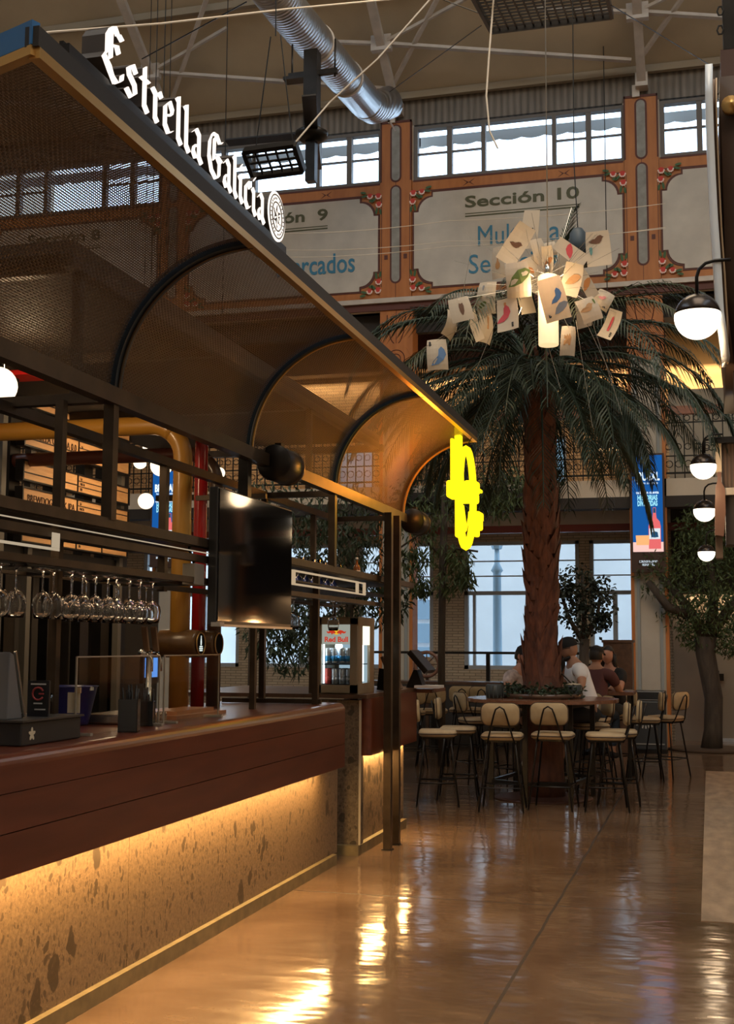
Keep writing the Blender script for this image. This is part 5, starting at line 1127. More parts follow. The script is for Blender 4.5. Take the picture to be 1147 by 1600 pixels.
# bins
p = at(1018, 1172, Z=0); p.y = 19.95; p.x = -.90
t = thing('litter_bin', 'pair of dark grey bin housings with printed marks at the column foot', 'bin', (p.x, p.y - .25, 0))
MB().b2((-.30, -.2, .05), (.24, .2, .78)).build('housing', mk('bin_dark', (.035, .04, .045), .4), t, bevel=.02); MB().b2((-.32, -.22, 0), (.26, .22, .06)).build('plinth', M['blacksteel'], t)
MB().b2((-.30, -.2, .80), (.24, .2, .93)).build('lid_box', mk('bin_lid', (.02, .022, .025), .3), t, bevel=.02); MB().b2((-.29, -.215, .13), (.22, -.2, .15)).b2((-.31, -.21, .79), (.25, .21, .80)).build('silver_trim', mk('bin_trim', (.35, .36, .36), .4, .7), t)
m = MB()
for k in range(9): a = .4 + k * .28; m.box((-.06 + .16 * cos(a), -.203, .52 - .13 * sin(a)), (.045, .004, .02), rot=(0, a, 0))
m.build('printed_marks', mk('bin_print', (.4, .4, .38), .6), t)
t = thing('wooden_cabinet', 'dark wooden cabinet against the windows behind the couple', 'cabinet', (-1.55, 19.2, 0))
a = at(944, 1004, Y=19.2); b = at(990, 1080, Y=19.2); MB().b2((a.x, 19.0, 0), (b.x, 19.4, a.z)).build('carcass', M['darkwood'], t, world=True); MB().b2((a.x - .02, 18.98, a.z), (b.x + .02, 19.42, a.z + .04)).build('top_board', M['darkwood'], t, world=True)
a = at(915, 1010, Y=19.3); t = thing('window_rack', 'thin black open rack left of the wooden cabinet', 'rack', (a.x, 19.3, 0)); b = at(944, 1010, Y=19.3)
MB().b2((a.x, 19.28, 0), (a.x + .04, 19.32, a.z)).b2((a.x, 19.28, a.z - .04), (b.x, 19.32, a.z)).b2((a.x, 19.28, 1.3), (b.x, 19.32, 1.33)).b2((a.x + .13, 19.28, 1.0), (a.x + .15, 19.32, a.z)).build('rack_frame', M['blacksteel'], t, world=True)
# ------------------------------------------------------------------ trees
TRK = wood_mat('grey_brown_bark', (.028, .020, .014), (.06, .045, .032), .85, (1, 1, .3), 0, 14)
def tree(name, lb, base, trunk, branches, clouds, nleaf, L, w, mt, droop=.4, seed=1, flat=1.0):
    t = thing(name, lb, 'tree', base); MB().tube([Vector(q[:3]) for q in trunk], [q[3] for q in trunk], 12).build('trunk', TRK, t)
    for b in branches: MB().tube([Vector(q) for q in b], [.045 * (1 - .7 * i / len(b)) * trunk[-1][3] / .08 for i in range(len(b))], 7).build('branch', TRK, t)
    tag(leafcloud(MB(), clouds, nleaf, 1, L, w, droop, seed, flat).build('foliage', mt, t), kind='stuff'); return t
p = at(1112, 1172, Z=0); X0 = p.x
tree('olive_tree', 'leafy tree with a bent grey trunk at the right wall', (X0, p.y, 0), [(0, 0, 0, .17), (.03, 0, .3, .14), (.05, 0, .8, .14), (-.06, 0, 1.5, .15), (-.05, 0, 1.75, .17)],
     [[(-.05, 0, 1.7), (-.3, -.1, 2.2), (-.7, -.1, 2.7)], [(0, 0, 1.7), (.1, .1, 2.4), (0, 0, 3.2)], [(0, 0, 1.75), (.4, 0, 2.3), (.8, 0, 2.9)], [(-.3, -.1, 2.1), (-.6, -.3, 2.2), (-.9, -.4, 2.6)]],
     [(-.70, -.1, 2.75, .42), (-.1, 0, 3.1, .5), (.4, 0, 3.2, .55), (.5, 0, 2.5, .6), (-.35, 0, 2.3, .5), (.1, -.2, 2.2, .45), (-.1, 0, 3.5, .4), (.7, 0, 1.95, .4), (-.05, 0, 2.7, .6), (-.2, 0, 1.85, .3), (.35, 0, 1.7, .28)], 6500, .10, .014, GRO, .5, 5)
t = thing('soil_circle', 'low dark soil ring at the foot of the bent tree', 'planter', (X0, p.y, .0)); MB().lathe([(0, .004), (.62, .004), (.66, .0), (.66, .03), (.6, .035), (0, .035)], n=32).build('soil_ring', mk('soil', (.05, .03, .018), .9), t)
p = at(912, 1060, Y=18.2)
tree('potted_tree', 'small dark ball headed tree against the bright window behind the diners', (p.x, 18.2, 0), [(0, 0, 0, .07), (0, 0, 1.2, .07), (.02, 0, 1.7, .07)], [[(0, 0, 1.65), (-.2, 0, 2.0), (-.32, 0, 2.4)], [(0, 0, 1.65), (.2, 0, 2.0), (.25, 0, 2.3)], [(0, 0, 1.7), (.02, .1, 2.2), (0, 0, 2.6)]],
     [(-.05, 0, 2.25, .42), (.18, 0, 2.15, .32), (-.25, 0, 2.2, .28), (-.1, 0, 2.5, .30), (.05, 0, 1.95, .30), (.25, 0, 2.4, .22), (-.28, 0, 2.45, .2), (.28, 0, 1.95, .15)], 1500, .075, .024, GRD, .2, 8)
p = at(690, 1075, Y=16.6)
tree('slender_tree', 'slender dark tree with drooping leaves before the brick pier', (p.x, 16.6, 0), [(0, 0, 0, .055), (.0, 0, 1.5, .05), (.02, 0, 2.8, .05), (.05, 0, 3.6, .045)], [[(0, 0, 2.6), (.2, 0, 2.9), (.5, 0, 2.85)], [(0, 0, 2.8), (-.3, 0, 3.1), (-.6, 0, 2.9)], [(.05, 0, 3.4), (.5, 0, 3.7), (1.0, 0, 3.8)]],
     [(.6, 0, 3.75, .35), (.95, .1, 3.75, .3), (.35, 0, 3.6, .35), (0, 0, 3.5, .35), (-.35, 0, 3.3, .3), (.25, 0, 2.75, .2), (.1, 0, 2.45, .22), (.32, 0, 2.5, .16), (-.1, 0, 2.9, .28), (-.4, 0, 2.75, .22), (-.3, 0, 2.4, .16), (.75, 0, 3.5, .25)], 2600, .12, .014, GRO, .9, 11)
p = at(545, 1000, Y=15.2)
tree('slender_tree', 'dark leafy tree seen through the shelf frame above the drinks fridge', (p.x, 15.2, 0), [(0, 0, 0, .06), (.0, 0, 1.5, .055), (.02, 0, 3.0, .05)], [[(0, 0, 2.0), (.3, 0, 2.5), (.5, 0, 2.4)], [(0, 0, 2.2), (-.4, 0, 2.7), (-.8, 0, 2.6)]],
     [(.3, 0, 2.6, .45), (-.3, 0, 2.8, .5), (.45, 0, 2.15, .35), (-.1, 0, 2.2, .4), (-.7, 0, 2.4, .4), (.1, 0, 3.2, .45), (-.5, 0, 1.7, .35), (-.9, 0, 2.0, .4)], 3400, .12, .015, GRN, .8, 13)
p = at(395, 1000, Y=14.5)
tree('slender_tree', 'dark leafy tree glimpsed under the television beside the lower shelf', (p.x, 14.5, 0), [(0, 0, 0, .06), (.0, 0, 2.5, .05)], [[(0, 0, 1.5), (.3, 0, 1.9), (.5, 0, 2.0)]], [(.2, 0, 1.7, .35), (.5, 0, 1.5, .3), (0, 0, 3.2, .5), (.6, 0, 3.3, .5), (.9, 0, 2.9, .4), (.5, 0, 2.2, .4)], 1800, .12, .015, GRN, .8, 17)
t = thing('gallery_planting', 'trailing greenery along the gallery edge left of the trunk', 'plant', (-3.2, 20.1, 4.0)); m = leafcloud(MB(), [(dx, 0, dz, .30) for dx, dz in ((-1.6, .1), (-1.3, .2), (-1.0, .1), (-.7, .2), (-.4, 0), (-.1, .2), (.2, .1), (.5, .2), (.75, .3), (-.9, -.1))], 1400, 1, .10, .02, .5, 19); tag(m.build('foliage', GRN, t), kind='stuff'); MB().b2((-1.7, -.05, -.05), (.9, .22, .1)).build('trough', M['darkwall'], t)
# ------------------------------------------------------------------ people
SKIN = mk('skin', (.42, .22, .14), .55); SKINP = mk('skin_pink', (.50, .26, .18), .55)
def join_into(o, mb):
    me = o.data; bm = bmesh.new(); bm.from_mesh(me); vs = [bm.verts.new(v) for v in mb.v]
    for f in mb.f:
        try: q = bm.faces.new([vs[i] for i in f]); q.smooth = True
        except ValueError: pass
    bmesh.ops.recalc_face_normals(bm, faces=bm.faces); bm.to_mesh(me); bm.free()
def head_mb(c, yaw=0, pitch=0):
    """head 0.23 tall, facing +Y: skull, brow, nose, mouth, chin, ears"""
    R3 = Euler((pitch, 0, yaw)).to_matrix(); m = MB(); n, k = 22, 16; vs = []
    for i in range(k + 1):
        th = pi * i / k
        for j in range(n):
            ph = 2 * pi * j / n; x = sin(th) * cos(ph); y = sin(th) * sin(ph); z = cos(th)
            X, Y_, Z = x * .076, y * .096, z * .118
            if z < 0: X *= 1 - .28 * z * z; Y_ *= (1 - .10 * z * z)
            if y > 0:
                g = lambda a, b, w, h: math.exp(-((x - a) / w) ** 2 - ((z - b) / h) ** 2)
                Y_ += .030 * g(0, -.12, .13, .20) * y + .012 * g(0, -.02, .10, .25) * y - .012 * (g(.42, .05, .18, .12) + g(-.42, .05, .18, .12)) + .008 * g(0, .22, .6, .10) + .010 * g(0, -.48, .32, .07) - .006 * g(0, -.56, .3, .04) + .012 * g(0, -.82, .3, .18)
            vs.append(Vector((X, Y_, Z)))
    fs = [(i * n + j, i * n + (j + 1) % n, (i + 1) * n + (j + 1) % n, (i + 1) * n + j) for i in range(k) for j in range(n)]
    for s in (-1, 1):
        b0 = len(vs)
        for q in range(9):
            a = 2 * pi * q / 8; vs.append(Vector((s * (.078 + (.008 if q < 8 else .014)), -.005 + .018 * cos(a) * (q < 8), -.005 + .030 * sin(a) * (q < 8))))
        fs += [(b0 + q, b0 + (q + 1) % 8, b0 + 8) for q in range(8)]
    return m.add([Vector(c) + R3 @ v for v in vs], fs, True), R3
def hand_mb(w, d, side):
    """palm and five bent fingers from wrist point w along direction d (palm down)"""
    w = Vector(w); d = Vector(d).normalized(); s = d.cross(Vector((0, 0, 1))).normalized(); dn = Vector((0, 0, -1)); m = MB()
    m.tube([w, w + d * .03, w + d * .075, w + d * .092], [.024, .032, .034, .026], 10)
    for k, (o, L) in enumerate(((-.029, .062), (-.010, .074), (.010, .070), (.028, .055))):
        b = w + d * .085 + s * o; m.tube([b, b + d * L * .45 + dn * .004, b + d * L * .72 + dn * .018, b + d * L * .9 + dn * .036], [.0095, .009, .008, .006], 7)
    b = w + d * .03 + s * side * .026; m.tube([b, b + s * side * .028 + d * .025 + dn * .006, b + s * side * .038 + d * .055 + dn * .012], [.0115, .010, .008], 7)
    return m
def sitter(lb, loc, rz, shirt, legs, skinm, lean=.12, hy=0, hp=0, arms=None, female=False, seat=.80):
    """seated on a high stool; local +Y is forward"""
    t = thing('person', lb, 'person', (loc[0], loc[1], 0), radians(rz)); k = .92 if female else 1.0
    z = seat; pel = (0, 0, z); wa = (0, lean * .3, z + .17); ch = (0, lean * .75, z + .36); nb = (0, lean * 1.05, z + .50); nk = (0, lean * 1.2 + .01, z + .57); hc = Vector((0, lean * 1.2 + .04, z + .68))
    shl = [(-.19 * k, lean * .95, z + .455), (.19 * k, lean * .95, z + .455)]
    arms = arms or (((-.25, .18 + lean, z + .24), (-.10, .40 + lean, z + .27)), ((.25, .18 + lean, z + .24), (.10, .40 + lean, z + .27)))
    hips = [(-.09, .02, z - .01), (.09, .02, z - .01)]; knees = [(-.13, .42, z - .0), (.14, .40, z - .04)]; ank = [(-.14, .34, z - .44), (.13, .32, z - .47)]; toe = [(-.15, .50, z - .51), (.13, .48, z - .54)]
    V = [pel, wa, ch, nb, nk, tuple(hc - Vector((0, .01, .05)))]; E = [(0, 1), (1, 2), (2, 3), (3, 4), (4, 5)]; Rr = [(.15, .12), (.135, .105), (.155 * k, .11), (.085, .07), .055, .055]
    for i in (0, 1):
        a = len(V); V += [shl[i], arms[i][0], arms[i][1]]; E += [(2, a) if False else (3, a), (a, a + 1), (a + 1, a + 2)]; Rr += [.062 * k, .045 * k, .028 * k]
        a = len(V); V += [hips[i], knees[i], ank[i], toe[i]]; E += [(0, a), (a, a + 1), (a + 1, a + 2), (a + 2, a + 3)]; Rr += [.085, .062, .040, .030]
    body = skin('body', V, E, Rr, skinm, t); hm, R3 = head_mb(hc, hy, hp)
    for i in (0, 1):
        w = Vector(arms[i][1]); hm = merge(hm, hand_mb(w, w - Vector(arms[i][0]), 1 if i == 0 else -1))
    join_into(body, hm)
    # clothing shells
    sv = [pel, wa, ch, (0, lean * 1.0, z + .47)]; se = [(0, 1), (1, 2), (2, 3)]; sr = [(.175, .145), (.165, .13), (.182 * k, .13), (.10, .085)]
    for i in (0, 1):
        a = len(sv); s0 = Vector(shl[i]); e0 = Vector(arms[i][0]); sv += [tuple(s0), tuple(s0.lerp(e0, .6))]; se += [(3, a), (a, a + 1)]; sr += [.080 * k, .068 * k]
    skin('shirt', sv, se, sr, shirt, t)
    lv = [(0, 0, z + .03), (0, .01, z - .02)]; le = [(0, 1)]; lr = [(.17, .14), (.15, .13)]
    full = legs[1]
    for i in (0, 1):
        a = len(lv); h = Vector(hips[i]); kn = Vector(knees[i]); an = Vector(ank[i]); lv += [tuple(h), tuple(h.lerp(kn, .8 if not full else 1.0))]; le += [(1, a), (a, a + 1)]; lr += [.105, .080]
        if full: lv += [tuple(an + Vector((0, 0, .04)))]; le += [(a + 1, a + 2)]; lr += [.058]
    skin('trousers' if full else 'shorts', lv, le, lr, legs[0], t, root=0)
    for i in (0, 1):
        a, b = Vector(ank[i]), Vector(toe[i]); m = MB(); m.tube([a + Vector((0, -.05, -.035)), a + Vector((0, .0, -.04)), b + Vector((0, 0, .015)), b + Vector((0, .06, .0))], [.036, .045, .040, .024], 10); m.build('shoe', legs[2], t)
    return t, hc, R3
def cap_on(t, hc, R3, mt, back=True):
    Mx = Matrix.Translation(hc) @ R3.to_4x4(); m = MB(); prof = [(.088, .02), (.090, .05), (.080, .088), (.055, .112), (.02, .124), (0, .126)]
    n = 20; vs = []
    for r, zz in prof:
        for q in range(n): a = 2*pi*q/n; vs.append(Mx @ Vector((r * .92 * cos(a), r * 1.14 * sin(a), zz)))
    m.add(vs, [(i*n+q, i*n+(q+1)%n, (i+1)*n+(q+1)%n, (i+1)*n+q) for i in range(len(prof)-1) for q in range(n)], True)
    s = -1 if back else 1; m.add([Mx @ Vector(v) for v in ((-.06, s*.085, .03), (.06, s*.085, .03), (.045, s*.155, .005), (-.045, s*.155, .005), (-.06, s*.085, .038), (.06, s*.085, .038), (.045, s*.155, .012), (-.045, s*.155, .012))], [(0,1,2,3),(7,6,5,4),(0,4,5,1),(1,5,6,2),(2,6,7,3),(3,7,4,0)])
    return m.build('cap', mt, t)
def hair_on(t, hc, R3, mt, long_=False, low=-.05):
    m = MB(); n, k = 18, 10; vs = []; Mx = Matrix.Translation(hc) @ R3.to_4x4()
    for i in range(k + 1):
        th = (pi * .62) * i / k
        for q in range(n):
            ph = 2 * pi * q / n; y = sin(th) * sin(ph); f = 1.10; zz = cos(th)
            cut = max(0, y) * .9
            v = Vector((sin(th) * cos(ph) * .078 * f, y * .098 * f - .006 - cut * .03 * (zz < .45), zz * .118 * f if y < .2 else max(zz * .118 * f, .055)))
            vs.append(Mx @ v)
    m.add(vs, [(i*n+q, i*n+(q+1)%n, (i+1)*n+(q+1)%n, (i+1)*n+q) for i in range(k) for q in range(n)], True)
    if long_:
        for a in [radians(d) for d in range(185, 356, 12)]:
            b = Vector((cos(a) * .075, sin(a) * .095, .02)); m.tube([Mx @ b, Mx @ (b * 1.12 + Vector((0, -.01, -.12))), Mx @ (b * 1.25 + Vector((0, -.03, -.26))), Mx @ (b * 1.1 + Vector((0, -.04, -.36)))], [.028, .032, .028, .008], 8)
    return m.build('hair', mt, t)
WHT = mk('white_tshirt', (.80, .80, .82), .8); MAR = mk('maroon_shirt', (.10, .035, .035), .8); BLK = mk('black_cloth', (.012, .012, .014), .8); DEN = mk('dark_denim', (.03, .045, .07), .8); SHO = mk('white_shoe', (.5, .48, .46), .6); HR = mk('dark_hair', (.015, .010, .008), .5); GRY = mk('grey_shorts', (.03, .03, .032), .8)
def support(t_, x, y, rz, lb):
    o = dup(st0, (x, y, 0), radians(rz), lb); return o
# man in white t-shirt, facing left across the table
p = at(921, 1075, Y=14.30)
t, hc, R3 = sitter('man in a white t-shirt and backward black cap, facing left at the table', (p.x, p.y), 112, WHT, (GRY, False, BLK), SKIN, lean=.15, hy=radians(2), hp=radians(-14), arms=(((-.27, .16, 1.06), (-.10, .44, 1.09)), ((.28, .20, 1.05), (.12, .47, 1.09))))
t.scale = (1.06,) * 3; cap_on(t, hc, R3, BLK, True); gm = MB(); Mx = Matrix.Translation(hc) @ R3.to_4x4()
for s in (-1, 1): gm.tube([Mx @ Vector((s * .034 + .024 * cos(2*pi*k/12), .102, .008 + .018 * sin(2*pi*k/12))) for k in range(12)], .003, 5, closed=True); gm.tube([Mx @ Vector((s * .058, .100, .012)), Mx @ Vector((s * .082, .0, .010))], .003, 5)
gm.build('glasses', BLK, t); bm_ = MB(); bm_.tube([Mx @ Vector((x * .062, .072 - abs(x) * .045, -.085 - (1 - abs(x)) * .022)) for x in (-1, -.6, -.2, .2, .6, 1)], [.014, .02, .026, .026, .02, .014], 8).build('beard', HR, t)
support(t, p.x, p.y, 112, 'stool under the man in the white t-shirt')
p = at(927, 1080, Y=15.35)
t, hc, R3 = sitter('man in a maroon shirt and black cap, his back to the camera', (p.x, p.y), -12, MAR, (DEN, True, BLK), SKIN, lean=.10, hy=radians(-10))
cap_on(t, hc, R3, BLK, False); hair_on(t, hc, R3, HR)
support(t, p.x, p.y, -12, 'stool under the man in the maroon shirt')
p = at(962, 1080, Y=16.4)
t, hc, R3 = sitter('woman with long dark hair and black top, facing the man in maroon', (p.x, p.y), 150, BLK, (DEN, True, BLK), SKINP, lean=.10, hy=radians(12), female=True)
hair_on(t, hc, R3, HR, True); support(t, p.x, p.y, 150, 'stool under the woman with long dark hair')
p = at(797, 1080, Y=14.35)
t, hc, R3 = sitter('person in a pale printed top half hidden left of the trunk, hand raised to face', (p.x, p.y), -118, mk('pale_print_top', (.5, .42, .40), .8, noise_=.4, nscale=18), (GRY, False, SHO), SKINP, lean=.13, hp=radians(-10), arms=(((-.24, .25, 1.05), (-.07, .20, 1.33)), ((.26, .16, 1.06), (.10, .42, 1.09))))
cap_on(t, hc, R3, BLK, False); hair_on(t, hc, R3, HR); support(t, p.x, p.y, -118, 'stool under the person left of the trunk')
t = thing('phone', 'pale phone lying on the high table before the woman', 'phone', at(985, 1078, Z=1.052)); MB().box((-.25, 0, .005), (.16, .08, .008)).build('phone_body', mk('phone_pale', (.6, .65, .7), .3), t)
# ------------------------------------------------------------------ paper chandelier
LC = Vector((-1.385, 11.5, 4.70))
ch = thing('paper_chandelier', 'frosted cylinder pendant bristling with printed paper sheets, before the palm', 'chandelier', LC)
FRO = mk('frosted_glass_lit', (.9, .8, .62), .6, emit=(1.0, .72, .38), es=.95)
a = at(857, 432, Y=11.5); b = at(857, 540, Y=11.5); zt, zb = a.z - LC.z, b.z - LC.z
MB().lathe([(.088, zb), (.094, zb + .01), (.094, zt), (.08, zt + .01), (.08, zt), (.087, zb + .01)], n=28).build('frosted_cylinder', FRO, ch)
MB().lathe([(0, zb + .10), (.03, zb + .11), (.035, zb + .3), (.02, zb + .36), (0, zb + .36)], n=14).build('bulb', glow('bulb_glow', (1, .75, .42), 14), ch)
MB().lathe([(.0, zt + .12), (.03, zt + .11), (.035, zt), (0, zt)], n=14).build('lamp_holder', CH, ch)
MB().tube([(0, 0, zt + .1), (0, 0, roofz(11.5) - LC.z - .2)], .006, 6).build('steel_cable', mk('cable_grey', (.4, .38, .34), .4, .6), ch)
point('chandelier_light', LC + Vector((0, -.16, .18)), 16, (1.0, .68, .36), .1)
PAP = bpy.data.materials.new('lit_paper'); PAP.use_nodes = True; _n = PAP.node_tree; _b = _n.nodes['Principled BSDF']; _b.inputs['Base Color'].default_value = (.66, .58, .47, 1); _b.inputs['Roughness'].default_value = .8
_t = nd(_n, 'ShaderNodeBsdfTranslucent'); _t.inputs[0].default_value = (.75, .62, .45, 1); _m = nd(_n, 'ShaderNodeMixShader'); _m.inputs[0].default_value = .35; _n.links.new(_b.outputs[0], _m.inputs[1]); _n.links.new(_t.outputs[0], _m.inputs[2]); _n.links.new(_m.outputs[0], _n.nodes['Material Output'].inputs[0])
INK = {k: mk('print_' + k, c, .7) for k, c in dict(blue=(.10, .19, .36), brown=(.12, .055, .03), red=(.50, .06, .07), green=(.10, .14, .03), ochre=(.42, .22, .09), black=(.02, .02, .02), grey=(.25, .25, .27), teal=(.12, .27, .25), orange=(.5, .2, .06), pink=(.55, .2, .2)).items()}
BIRD = [(-.9, -.1), (-.6, .1), (-.35, .12), (-.1, .35), (.15, .42), (.3, .3), (.42, .25), (.3, .15), (.2, -.1), (0, -.3), (-.3, -.32), (-.6, -.25)]
PEAR = [(-.1, .8), (.05, .75), (.1, .4), (.35, .0), (.35, -.4), (.1, -.65), (-.2, -.65), (-.4, -.35), (-.35, .05), (-.15, .4)]
OWL = [(-.2, .7), (0, .6), (.2, .7), (.28, .3), (.22, -.3), (.05, -.7), (-.08, -.7), (-.22, -.3), (-.28, .3)]
LEAF = [(-.9, -.6), (-.6, .1), (-.1, .6), (.5, .7), (.9, .5), (.6, 0), (.1, -.4), (-.5, -.6)]
PARR = [(.3, .9), (.6, .6), (.75, .1), (.5, -.4), (0, -.8), (-.7, -.9), (-.5, -.5), (-.1, -.2), (.2, .1), (.25, .4), (.05, .6)]
STR = [(-.5, -.8), (.4, -.8), (.5, .3), (.25, .9), (.1, .4), (-.05, .8), (-.2, .4), (-.4, .7)]
PEN = [(-.12, .7), (.05, .85), (.14, .6), (.12, -.7), (-.14, -.7)]
# px, py, width px, height px, roll deg, turn deg, depth offset, [(shape, ink, cx, cy, scale)], corner letter
CARDS = [(683, 552, 34, 52, -3, 10, -.2, [(PARR, 'blue', .1, -.15, .75)], 'B'), (720, 483, 36, 40, -14, 15, -.3, [(OWL, 'brown', .1, 0, .6)], ''), (708, 508, 34, 44, 12, 72, -.1, [], ''), (758, 464, 34, 54, 4, -15, .1, [(LEAF, 'green', -.3, -.5, .4), (OWL, 'grey', -.3, .6, .3)], ''),
 (741, 508, 34, 54, -25, 70, 0, [], ''), (763, 507, 30, 60, 3, 55, .2, [(PEN, 'ochre', 0, .1, .7)], 'L'), (794, 492, 38, 56, -6, -18, -.15, [(PARR, 'red', -.4, .1, .65), (OWL, 'orange', -.2, .6, .3)], 'E'), (778, 410, 28, 54, 3, -30, .2, [(PEAR, 'ochre', 0, -.1, .7)], ''),
 (806, 382, 34, 70, 32, 15, -.1, [(BIRD, 'brown', .2, 0, .7)], ''), (828, 358, 30, 66, 6, -10, .15, [(OWL, 'grey', .2, -.5, .35), (BIRD, 'black', .3, .0, .25)], ''), (811, 437, 40, 56, -8, 20, -.25, [(LEAF, 'green', .1, .1, .8)], ''), (857, 388, 26, 24, -10, 0, .3, [], 'F'),
 (892, 395, 26, 58, -55, 20, .0, [(LEAF, 'red', .1, .1, .7)], ''), (935, 389, 40, 58, -4, 5, .1, [(BIRD, 'brown', .1, .5, .7), (OWL, 'teal', -.6, -.1, .35)], ''), (865, 466, 40, 70, -14, 5, -.4, [(PARR, 'blue', .2, .1, .5), (LEAF, 'grey', .4, -.5, .5)], 'B'), (895, 437, 36, 52, 22, -25, -.2, [(LEAF, 'ochre', .1, 0, .6)], ''),
 (917, 444, 22, 50, -38, 35, .1, [(LEAF, 'orange', 0, 0, .8)], ''), (922, 482, 34, 40, -22, 20, -.2, [(BIRD, 'ochre', 0, .1, .8), (OWL, 'green', .7, .5, .3)], ''), (943, 466, 30, 32, 30, 10, .2, [(BIRD, 'pink', 0, 0, .5)], 'R'), (957, 508, 30, 48, 26, -30, 0, [(PEN, 'red', -.2, 0, .8)], 'E'), (888, 530, 24, 50, 4, 10, -.1, [(STR, 'ochre', -.1, 0, .75)], ''),
 (913, 490, 22, 46, -20, 50, .2, [], ''), (824, 420, 34, 46, 65, 10, .1, [(LEAF, 'orange', .2, .1, .4)], ''), (858, 410, 30, 52, 10, -45, .0, [(LEAF, 'orange', 0, 0, .6)], ''), (882, 410, 34, 44, -20, 60, .3, [], 'D'), (842, 440, 36, 48, 20, 45, .25, [], ''), (872, 430, 34, 40, -30, -40, .3, [], ''), (822, 470, 30, 44, -15, 40, .3, [], ''), (845, 395, 24, 50, -15, 30, .1, [], '')]
for (px_, py_, wp, hp_, roll, turn, dy, pics, let) in CARDS:
    c = at(px_, py_, Y=11.5 + dy) - LC; s = 11.5 / 2000; w, h = wp * s, hp_ * s
    if turn > 45: w = .19
    Mx = Matrix.Translation(c) @ Euler((radians(random.uniform(-12, 12)), 0, radians(turn))).to_matrix().to_4x4() @ Euler((0, radians(roll), 0)).to_matrix().to_4x4()
    bend = random.uniform(-.03, .05); n = 6
    def S(u, v, o=0): return Mx @ Vector((u * w / 2, -o + bend * (v * v) + bend * .6 * u * u, v * h / 2))
    m = MB(); vs = []
    for i in range(n + 1):
        for j in range(n + 1):
            u = -1 + 2 * i / n; v = -1 + 2 * j / n; vs.append(S(u * (1 - .10 * v * v * (v > 0)), v))
    for i in range(n + 1):
        for j in range(n + 1):
            u = -1 + 2 * i / n; v = -1 + 2 * j / n; vs.append(S(u * (1 - .10 * v * v * (v > 0)), v, -.0012))
    q = lambda i, j, k=0: k * (n + 1) ** 2 + i * (n + 1) + j
    fs = [(q(i, j), q(i + 1, j), q(i + 1, j + 1), q(i, j + 1)) for i in range(n) for j in range(n)] + [(q(i, j + 1, 1), q(i + 1, j + 1, 1), q(i + 1, j, 1), q(i, j, 1)) for i in range(n) for j in range(n)]
    for i in range(n): fs += [(q(i, 0), q(i, 0, 1), q(i + 1, 0, 1), q(i + 1, 0)), (q(i + 1, n), q(i + 1, n, 1), q(i, n, 1), q(i, n)), (q(0, i + 1), q(0, i + 1, 1), q(0, i, 1), q(0, i)), (q(n, i), q(n, i, 1), q(n, i + 1, 1), q(n, i + 1))]
    m.add(vs, fs); sh = m.build('paper_sheet', PAP, ch)
    for (poly, ink_, cx, cy, sc_) in pics:
        pm = MB(); k = sc_ * 1.35 * min(w, h) / 2; pts = [S((cx * w / 2 + x * k) / (w / 2), (cy * h / 2 + y * k) / (h / 2), .0035) for x, y in poly]; N = len(pts)
        cen = S(cx, cy, .0035); pm.add([cen] + pts, [(0, 1 + i, 1 + (i + 1) % N) for i in range(N)]); pm.build('printed_picture', INK[ink_], sh)
    if let:
        o = S(-.75 if let in 'B' and px_ < 700 else (.35 if let in 'EDR' else -.7), .55 if px_ < 700 else -.8, .005); ux = (S(.1, 0) - S(0, 0)).normalized(); uz = (S(0, .1) - S(0, 0)).normalized()
        text_mb(let, .040, o, ux, uz, .001, bold=.06).build('printed_letter', INK['black'], sh)
    MB().tube([Vector((0, 0, zt + .02)).lerp(c, .0), c.lerp(Vector((0, 0, zt)), .5) + Vector((0, 0, .015)), S(0, .85)], .0014, 4).build('wire_stem', CH, sh)
for (xa, ya, xb, yb) in ((785, 478, 735, 600), (858, 545, 876, 608), (900, 500, 926, 668), (905, 480, 958, 592), (915, 470, 972, 648), (735, 395, 712, 520), (700, 520, 660, 545), (815, 480, 800, 520)):
    MB().tube([at(xa, ya, Y=11.4) - LC, at(xb, yb, Y=11.3) - LC], .0022, 4).build('wire_tail', CH, ch)
for (x, z, q) in [(random.uniform(-1, 1), random.uniform(-.3, 1), random.uniform(.5, 1.0)) for _ in range(26)]:
    d = Vector((x, random.uniform(-.6, .6), z)).normalized() * q; MB().tube([Vector((0, 0, zt * .6)), Vector((0, 0, zt * .6)) + d * .6, Vector((0, 0, zt * .6)) + d + Vector((0, 0, -.04))], .0012, 3).build('wire_stem', CH, ch)
# blue grey dome spotlight behind the papers
p = at(903, 372, Y=13.0)
t = thing('dome_lamp', 'blue grey domed lamp hanging behind the paper sheets', 'lamp', p)
MB().lathe([(.085, -.16), (.092, -.05), (.085, .05), (.05, .10), (0, .115)], n=22).build('dome', mk('dome_blue_grey', (.05, .07, .09), .5), t); MB().lathe([(.05, -.18), (.16, -.22), (.20, -.27), (.19, -.27), (.04, -.17)], n=24).build('brim', mk('brim_grey', (.12, .12, .11), .6), t)
MB().tube([(0, 0, .11), (-.03, 0, .8), (0, 0, roofz(13) - p.z - .2)], .006, 5).build('cable', M['iron'], t)
